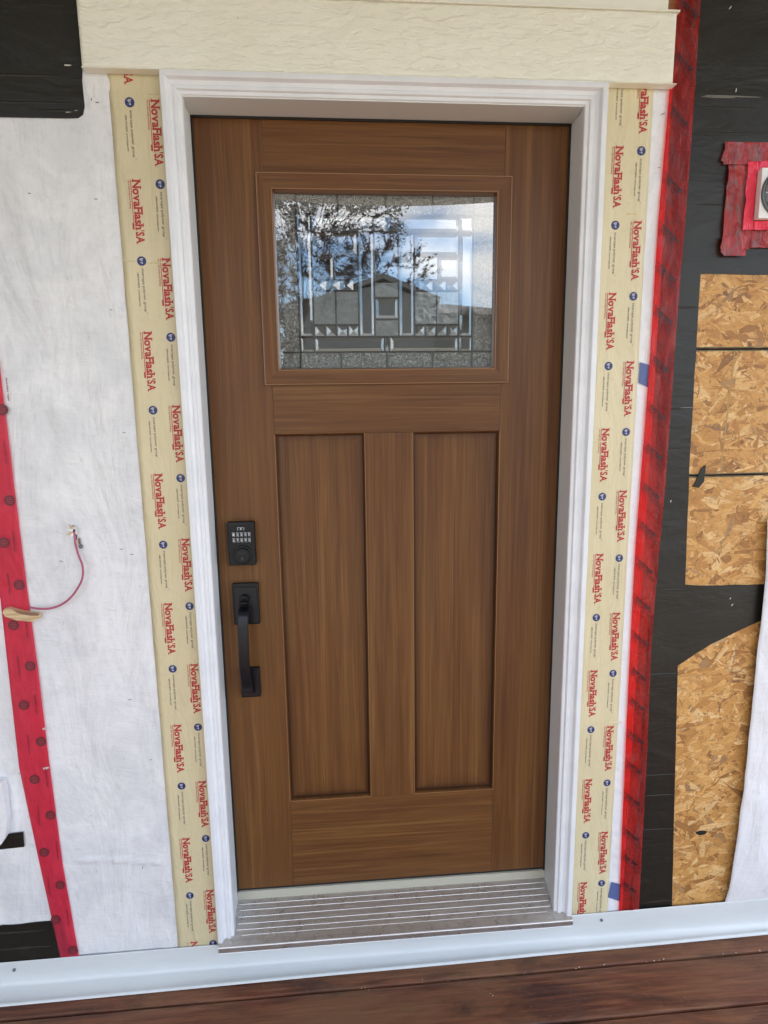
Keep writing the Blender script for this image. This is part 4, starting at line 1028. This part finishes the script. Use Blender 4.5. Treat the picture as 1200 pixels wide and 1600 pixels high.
for i, p in enumerate(path):
    d = (path[min(i + 1, len(path) - 1)] - path[max(i - 1, 0)]).normalized(); nn = Vector((1, 0, 0)).cross(d).normalized()
    t = i / (len(path) - 1); w = 0.0128 + 0.0020 * abs(t - 0.45); th = 0.0052 
    rings.append([bm.verts.new(p + Vector((1, 0, 0)) * a_ * w + nn * b_ * th) for a_, b_ in ((-1, -0.6), (-0.86, -1), (0.86, -1), (1, -0.6), (1, 0.6), (0.86, 1), (-0.86, 1), (-1, 0.6))])
for a, c in zip(rings, rings[1:]):
    for k in range(8): bm.faces.new((a[k], a[(k + 1) % 8], c[(k + 1) % 8], c[k]))
bm.faces.new(rings[0]); bm.faces.new(rings[-1][::-1]); from_bm('pull_grip', bm, M['black_metal2'], hs, False)

# ------------------------------------------------------------------ base flashing
base = empty('base_flashing', (0, -0.08, -0.15), 'long white metal flashing bent between the wall bottom and the deck', 'flashing')
def tilt(x, y, z):
    return (y + 0.0115 * x * max(0, min(1, (-0.083 - y) / 0.02)), z + 0.0058 * x * max(0, min(1, (z + 0.18) / 0.03)) + 0.0012 * noise.noise(Vector((x * 2.5, z * 9, 0))))
sweep_x('metal_sheet', [(-0.0775, -0.0965), (-0.0788, -0.0960), (-0.0795, -0.100), (-0.0805, -0.130), (-0.0812, -0.158), (-0.0830, -0.1650), (-0.0865, -0.1690), (-0.1000, -0.1735), (-0.1130, -0.1765), (-0.1150, -0.1750), (-0.1190, -0.1745), (-0.1225, -0.1765), (-0.1232, -0.1800)], -1.6, 1.7, M['flashing'], base, tilt, 60)
for o in base.children:
    for p in o.data.polygons: p.use_smooth = True
for px, py in ((22, 1516), (940, 1438)):
    x, z = U(px, py, -0.082); from_bm('screw_head', lathe(x, z, [(0.0042, -0.079), (0.0042, -0.0830), (0.0030, -0.0842), (0.001, -0.0845)], 16), M['nailhead'], base)

# ------------------------------------------------------------------ bell wire and shim
wp = [(115, 826), (117, 838), (118, 850), (123, 868), (129, 884), (129, 902), (122, 918), (109, 935), (93, 946), (76, 951), (60, 951), (46, 949)]
dep = [-0.072, -0.079, -0.083, -0.086, -0.088, -0.090, -0.090, -0.089, -0.087, -0.086, -0.085, -0.084]
pts = [Vector((U(x, y, d)[0], d, U(x, y, d)[1])) for (x, y), d in zip(wp, dep)]
wire = from_bm('bell_wire', tube_mesh(spline(pts, 6), 0.0026, 10), M['wire'], None, True); tag(wire, 'thin mauve cable curving from a hole in the white wrap to a wooden shim', 'cable')
# ragged hole in the wrap round the wire
hole = empty('wrap_tear', (U(116, 832)[0], -0.076, U(116, 832)[1]), 'small ragged tear in the white wrap where the mauve cable comes out', 'tear')
for (px, py, r, mat, nm) in ((115, 828, 0.0105, 'gap', 'dark_slit'), (118, 838, 0.0085, 'gap', 'dark_slit'), (124, 846, 0.008, 'shim_dark', 'dark_slit')):
    x, z = U(px, py, -0.0765); bm = bmesh.new(); vs = []
    for k in range(14):
        an = 2 * math.pi * k / 14; rr = r * (0.55 + 0.7 * abs(noise.noise(Vector((k * 1.7, px, 0))))); vs.append(bm.verts.new((x + rr * 0.6 * math.cos(an), -0.0768, z + rr * 1.7 * math.sin(an))))
    bm.faces.new(vs); from_bm(nm, bm, M[mat], hole)
for (a0, l0, w0) in ((115, 0.022, 0.008), (60, 0.020, 0.007), (160, 0.018, 0.006), (20, 0.020, 0.006), (205, 0.020, 0.008), (-30, 0.016, 0.006), (240, 0.018, 0.006), (85, 0.016, 0.005)):
    x, z = U(116, 830, -0.0768); c, s = math.cos(RAD(a0)), math.sin(RAD(a0)); bm = bmesh.new()
    q = [bm.verts.new((x + 0.003 * c - w0 * s * 0.7, -0.0770, z + 0.005 * s + w0 * c * 0.7)), bm.verts.new((x + l0 * c, -0.0835, z + l0 * s)), bm.verts.new((x + 0.003 * c + w0 * s * 0.7, -0.0772, z + 0.005 * s - w0 * c * 0.7))]
    bm.faces.new(q); from_bm('torn_flap', bm, M['shim'] if a0 in (115, 205) else M['wrap2'], hole)
x, z = U(126, 854, -0.079); from_bm('staple_head', lathe(x, z, [(0.0046, -0.076), (0.0048, -0.080), (0.0035, -0.082), (0.001, -0.0822)], 12), M['nailhead'], hole)
sp = [U(x, y, -0.086) for x, y in ((8, 951), (14, 949), (36, 955), (62, 958), (64, 964), (52, 970), (28, 968), (10, 962), (6, 956))]
shim = empty('wood_shim', (sp[0][0], -0.086, sp[0][1]), 'pale wooden shim with a torn brown face holding the cable end on the red tape', 'shim')
poly_prism('shim_body', sp, -0.0925, -0.0785, M['shim'], shim)
sq = [U(x, y, -0.0932) for x, y in ((20, 953), (36, 956), (60, 959), (61, 962), (48, 962), (34, 960), (26, 957))]
poly_prism('torn_face', sq, -0.0934, -0.0926, M['shim_dark'], shim)

# left box with wrap and dark plate
bx = empty('wrapped_box', U(0, 1270) and (U(0, 1270)[0], -0.08, U(0, 1270)[1]), 'white wrapped box corner with a dark strip below it at the left edge', 'utility box')
bp = [U(-60, 1222, -0.095), U(2, 1222, -0.095), U(7, 1238, -0.095), U(9, 1262, -0.095), U(12, 1282, -0.095), U(9, 1308, -0.095), U(3, 1318, -0.095), U(-2, 1322, -0.095), U(-60, 1322, -0.095)]
poly_prism('wrapped_body', bp, -0.098, -0.0755, M['wrap2'], bx)
dp = [U(-60, 1303, -0.078), U(14, 1303, -0.078), U(36, 1300, -0.078), U(38, 1323, -0.078), U(0, 1327, -0.078), U(-60, 1330, -0.078)]
poly_prism('dark_strip', dp, -0.0790, -0.0765, M['membrane'], bx)

# ------------------------------------------------------------------ mounting block at the right edge
fx, fz = 0.9375, 1.8490
fix = empty('mounting_block', (fx, -0.08, fz), 'white square mounting block with a chrome round cover on red film at the right edge', 'mounting block')
box('block', fx - 0.056, fx + 0.056, -0.0965, -0.0795, fz - 0.056, fz + 0.056, M['white_plastic'], fix, 0.002)
from_bm('chrome_ring', lathe(fx, fz, [(0.0545, -0.0965), (0.0545, -0.0995), (0.0525, -0.1015), (0.0490, -0.1012), (0.0475, -0.0990)], 48), M['nailhead'], fix, True)
from_bm('chrome_dome', lathe(fx, fz, [(0.0474, -0.0990), (0.0455, -0.1040), (0.0400, -0.1100), (0.0300, -0.1160), (0.0180, -0.1195), (0.006, -0.1205)], 48), M['chrome'], fix, True)
from_bm('screw', lathe(fx - 0.0375, fz + 0.026, [(0.0062, -0.1015), (0.0062, -0.1075), (0.0040, -0.1085)], 16), M['nailhead'], fix)
from_bm('screw_recess', lathe(fx - 0.0375, fz + 0.026, [(0.0028, -0.1080), (0.0028, -0.1092)], 6), M['dark_metal'], fix)
patch = empty('red_film', (fx, -0.078, fz), 'crinkled square of red film taped round the white mounting block at the right edge', 'red film')
def film(pts, y, mat, amp, seed):
    xs = [p[0] for p in pts]; zz_ = [p[1] for p in pts]
def film_sheet(le, x1, z0, z1, y, amp, seed, mat='red_patch'):
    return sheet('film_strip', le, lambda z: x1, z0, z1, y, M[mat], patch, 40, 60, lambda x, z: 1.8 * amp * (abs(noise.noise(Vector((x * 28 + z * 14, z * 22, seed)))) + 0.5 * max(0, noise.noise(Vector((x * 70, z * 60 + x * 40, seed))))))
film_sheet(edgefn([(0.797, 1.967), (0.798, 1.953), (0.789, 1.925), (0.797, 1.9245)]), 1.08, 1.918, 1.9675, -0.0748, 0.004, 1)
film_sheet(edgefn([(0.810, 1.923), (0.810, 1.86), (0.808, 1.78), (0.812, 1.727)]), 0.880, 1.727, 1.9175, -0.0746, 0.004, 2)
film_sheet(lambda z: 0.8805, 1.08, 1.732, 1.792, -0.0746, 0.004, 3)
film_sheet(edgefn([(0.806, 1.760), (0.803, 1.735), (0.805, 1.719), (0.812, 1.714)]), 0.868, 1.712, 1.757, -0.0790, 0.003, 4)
M['red_bright'] = red_mat('bright_red_film', (0.78, 0.03, 0.07), 0.0, (1, 0, 0, 1), 0.25, 1.0)
film_sheet(lambda z: fx - 0.082 + 0.002 * noise.noise(Vector((z * 40, 0, 0))), fx - 0.0570, fz - 0.078, fz + 0.075, -0.0800, 0.0035, 5, 'red_bright')
film_sheet(lambda z: fx - 0.0560, 1.05, fz + 0.0575, fz + 0.076, -0.0800, 0.003, 6, 'red_bright')
film_sheet(lambda z: fx - 0.0560, 1.05, fz - 0.078, fz - 0.0575, -0.0800, 0.003, 7, 'red_bright')

# ------------------------------------------------------------------ debris in the deck joints
rnd = random.Random(5); bm = bmesh.new()
def chip(bm, x, y, z, s):
    a = rnd.uniform(0, 6.28); c, s_ = math.cos(a), math.sin(a); L, w, h = s, s * rnd.uniform(0.25, 0.6), s * rnd.uniform(0.1, 0.3)
    v = [bm.verts.new((x + u * L * c - q * w * s_, y + u * L * s_ + q * w * c, z + k * h)) for k in (0, 1) for u, q in ((-1, -1), (1, -0.6), (0.8, 1), (-0.9, 0.7))]
    for f in ((3, 2, 1, 0), (4, 5, 6, 7), (0, 1, 5, 4), (1, 2, 6, 5), (2, 3, 7, 6), (3, 0, 4, 7)): bm.faces.new([v[i] for i in f])
def on_deck(px, py):
    v = ray(px, py); t = (DZ - CAM[2]) / v[2]; return CAM[0] + t * v[0], CAM[1] + t * v[1]
for px, py, s in ((944, 1508, 0.0028), (1022, 1502, 0.003), (1030, 1501, 0.002), (1037, 1499, 0.003), (1010, 1503, 0.002), (565, 1545, 0.003), (570, 1544, 0.002), (576, 1547, 0.002), (660, 1536, 0.002), (820, 1522, 0.002), (900, 1514, 0.0025), (905, 1512, 0.003), (770, 1556, 0.0022), (766, 1553, 0.0016), (830, 1573, 0.0014), (1070, 1559, 0.0014), (1130, 1491, 0.0022), (1187, 1486, 0.003), (775, 1557, 0.0012), (1150, 1489, 0.0018), (660, 1531, 0.0015), (412, 1540, 0.0012), (822, 1518, 0.0016), (700, 1533, 0.0018)):
    x, y = on_deck(px, py); chip(bm, x, y, DZ + 0.0012, s * 0.8)
tag(from_bm('wood_chips', bm, M['chip']), 'pale wood chips and sawdust crumbs scattered along the deck board joints', 'debris', kind='stuff')

# ================================================================== what the glass mirrors
room = empty('interior_room', (0, 2, 0)); tag(room, kind='structure')
box('room_back_wall', -3, 3, 4.0, 4.05, -0.1, 2.6, M['room'], room); box('room_floor', -3, 3, 0.05, 4.0, -0.15, -0.1, simple('floor_boards', (0.12, 0.07, 0.04), 0.4), room)
box('room_ceiling', -3, 3, 0.05, 4.0, 2.6, 2.65, M['room'], room); box('room_side_wall', -3.05, -3.0, 0.05, 4.05, -0.15, 2.65, M['room'], room)
box('room_side_wall', 3.0, 3.05, 0.05, 1.2, -0.15, 2.65, M['room'], room); box('room_side_wall', 3.0, 3.05, 2.4, 4.05, -0.15, 2.65, M['room'], room); box('room_side_wall', 3.0, 3.05, 1.2, 2.4, -0.15, 1.0, M['room'], room)
box('room_front_wall', -3, -0.475, 0.021, 0.049, -0.15, 2.65, M['room'], room); box('room_front_wall', 0.475, 3, 0.021, 0.049, -0.15, 2.65, M['room'], room); box('room_front_wall', -0.474, 0.474, 0.021, 0.049, 2.056, 2.65, M['room'], room)

M['shingle1'] = simple('grey_shingles', (0.17, 0.165, 0.16), 0.9); M['shingle2'] = simple('brown_shingles', (0.13, 0.11, 0.10), 0.9)
M['siding1'] = simple('grey_green_siding', (0.19, 0.19, 0.18), 0.8); M['winwhite'] = simple('window_trim', (0.42, 0.42, 0.42), 0.5); M['winglass'] = simple('window_pane', (0.06, 0.07, 0.09), 0.1)
def tp3(px, py, D): return MIR(px, py, D)
def prism_y(name, pts, y0, y1, mat, parent):
    bm = bmesh.new(); a = [bm.verts.new((x, y0, z)) for x, z in pts]; c = [bm.verts.new((x, y1, z)) for x, z in pts]; bm.faces.new(a); bm.faces.new(c[::-1])
    for i in range(len(pts)): q = (i + 1) % len(pts); bm.faces.new((a[i], c[i], c[q], a[q]))
    return from_bm(name, bm, mat, parent)
DH = 24.0
nh = empty('neighbour_house', (0, -DH, -0.95), 'grey gabled neighbouring house mirrored in the middle of the door glass', 'house')
ap = tp3(598, 426, DH); er = tp3(692, 466, DH); el = tp3(425, 492, DH)
zl = er.z - 0.2
prism_y('wall', [(el.x + 0.3, -0.95), (er.x - 0.3, -0.95), (er.x - 0.3, zl), (ap.x, ap.z - 0.45), (el.x + 0.3, zl)], -DH, -DH - 9, M['siding1'], nh)
for k in range(14):
    z0 = 1.3 + k * 0.19
    box('siding_course', el.x + 0.35, er.x - 0.35, -DH + 0.001, -DH + 0.02, z0, z0 + 0.17, M['siding1'], nh) if z0 + 0.2 < zl else None
for s, e_ in ((0, el), (1, er)):
    bm = bmesh.new(); d = 0.22
    q = [(ap.x, ap.z), (e_.x, e_.z), (e_.x, e_.z - d), (ap.x, ap.z - d)]
    a = [bm.verts.new((x, -DH + 0.12, z)) for x, z in q]; c = [bm.verts.new((x, -DH - 9.5, z)) for x, z in q]; bm.faces.new(a); bm.faces.new(c[::-1])
    for i in range(4): bm.faces.new((a[i], c[i], c[(i + 1) % 4], a[(i + 1) % 4]))
    from_bm('roof', bm, M['shingle1'], nh)
for (px0, py0, px1, py1) in ((653, 484, 667, 506), (674, 484, 688, 510)):
    a, c = tp3(px0, py0, DH), tp3(px1, py1, DH); w = box('window', a.x, c.x, -DH + 0.02, -DH + 0.06, c.z, a.z, M['winwhite'], nh)
    t = 0.06; mz = (a.z + c.z) / 2
    box('pane', a.x + t, c.x - t, -DH + 0.061, -DH + 0.07, mz + t / 2, a.z - t, M['winglass'], w); box('pane', a.x + t, c.x - t, -DH + 0.061, -DH + 0.07, c.z + t, mz - t / 2, M['winglass'], w)
D2 = 27.0
n2 = empty('neighbour_house', (5, -D2, -0.95), 'brown roofed neighbouring house mirrored at the right of the door glass', 'house')
a = tp3(640, 464, D2); b2_ = tp3(737, 465, D2); c_ = tp3(800, 483, D2); ez = tp3(700, 492, D2).z
box('wall', a.x, c_.x + 4, -D2 - 8, -D2 - 0.6, -0.95, ez, M['siding1'], n2)
bm = bmesh.new(); ys = -D2; v = [bm.verts.new(p) for p in ((a.x - 0.5, ys, ez), (c_.x + 5, ys, ez), (c_.x + 5, ys - 9, ez), (a.x - 0.5, ys - 9, ez), (a.x + 1, ys - 4, a.z * 1.0 + 0.25), (b2_.x, ys - 4, b2_.z + 0.28))]
for f in ((0, 1, 5, 4), (1, 2, 5), (2, 3, 4, 5), (3, 0, 4), (3, 2, 1, 0)): bm.faces.new([v[i] for i in f])
from_bm('roof', bm, M['shingle2'], n2)
g = [tp3(752, 468, D2 - 3), tp3(760, 462, D2 - 3), tp3(775, 478, D2 - 3), tp3(745, 478, D2 - 3)]
prism_y('dormer', [(p.x, p.z) for p in g], -D2 + 0.5, -D2 - 3, M['shingle2'], n2)

# tree in the front yard
tree = empty('plum_tree', (MIR(470, 500, 6.0).x, -6.0, -0.95), 'dark purple leaved tree mirrored across the left half of the door glass', 'tree')
m, nt, b = new_mat('purple_leaf'); g_ = N(nt, 'ShaderNodeNewGeometry')
nt.links.new(ramp(nt, g_.outputs['Random Per Island'], [(0, (0.035, 0.012, 0.018)), (0.55, (0.075, 0.022, 0.028)), (0.80, (0.05, 0.045, 0.02)), (0.96, (0.11, 0.09, 0.025)), (1, (0.22, 0.20, 0.04))]), b.inputs['Base Color'])
b.inputs['Roughness'].default_value = 0.45; M['leaf'] = m
M['bark'] = simple('grey_bark', (0.035, 0.026, 0.022), 0.9)
rnd = random.Random(21)
def leaf(acc, p, d, L):
    d = d.normalized(); up = Vector((rnd.gauss(0, 1), rnd.gauss(0, 1), rnd.gauss(0, 1))); s = d.cross(up).normalized(); nn = s.cross(d)
    w = L * 0.24; b0 = len(acc[0])
    for (u, q, h) in ((0, 0, 0), (0.3, 1, 0.06), (0.65, 0.8, 0.05), (1, 0, -0.05), (0.65, -0.8, 0.05), (0.3, -1, 0.06)):
        acc[0].append(tuple(p + d * u * L + s * q * w + nn * h * L))
    acc[1].append((b0, b0 + 1, b0 + 2, b0 + 3, b0 + 4, b0 + 5))
lv = ([], []); base_p = Vector((MIR(455, 500, 6.0).x, -6.0, -0.95))
trunk = spline([base_p, base_p + Vector((0.05, 0, 1.1)), base_p + Vector((-0.03, 0.05, 2.0)), base_p + Vector((0.08, 0, 2.9)), base_p + Vector((0.1, 0, 4.3))], 5)
from_bm('trunk', tube_mesh(trunk, [0.045 - 0.032 * i / (len(trunk) - 1) for i in range(len(trunk))], 10), M['bark'], tree, True)
TG = [(px, py) for px in range(330, 620, 19) for py in range(290, 580, 18)]
targets = []
for px, py in TG:
    t = (px - 430) / 190
    if px > 520 and py > 440: continue
    if px > 470 and py > 480: continue
    if px > 590 and py > 420: continue
    if rnd.random() < 0.12: continue
    targets.append(MIR(px + rnd.uniform(-14, 14), py + rnd.uniform(-12, 12), 6.0 + rnd.uniform(-0.7, 0.7)))
targets += [MIR(640, 440, 5.6), MIR(650, 412, 5.6), MIR(664, 430, 5.6), MIR(648, 396, 5.6), MIR(622, 404, 5.8), MIR(600, 350, 5.7), MIR(606, 372, 5.7)]
bb = bmesh.new()
for k, tg in enumerate(targets):
    st = Vector(min(trunk, key=lambda q: abs(q.z - (tg.z - 0.55)))); st = st.lerp(tg, 0.45)
    mid = (st + tg) / 2 + Vector((rnd.uniform(-0.1, 0.1), rnd.uniform(-0.1, 0.1), rnd.uniform(0, 0.25)))
    pth = spline([st, mid, tg], 5); tb = tube_mesh(pth, [0.0040 - 0.0028 * i / (len(pth) - 1) for i in range(len(pth))], 5)
    me = bpy.data.meshes.new('t'); tb.to_mesh(me); tb.free(); bb.from_mesh(me); bpy.data.meshes.remove(me)
    for _ in range(9 if tg.x < base_p.x + 0.9 else 6):
        d = (tg - st).normalized() + Vector((rnd.gauss(0, 0.7), rnd.gauss(0, 0.7), rnd.gauss(0.15, 0.6))); d.normalize()
        p0 = tg - d * 0.04; Ln = rnd.uniform(0.16, 0.36)
        for i in range(12):
            p = p0 + d * Ln * i / 12 + Vector((0, 0, -0.04 * (i / 12) ** 2)); leaf(lv, p, d * 0.5 + Vector((rnd.gauss(0, 0.6), rnd.gauss(0, 0.6), rnd.gauss(0, 0.5))), rnd.uniform(0.032, 0.055))
from_bm('limbs', bb, M['bark'], tree)
me = bpy.data.meshes.new('crown'); me.from_pydata(lv[0], [], lv[1]); cr = link('crown', me, M['leaf'], tree); tag(cr, kind='stuff')
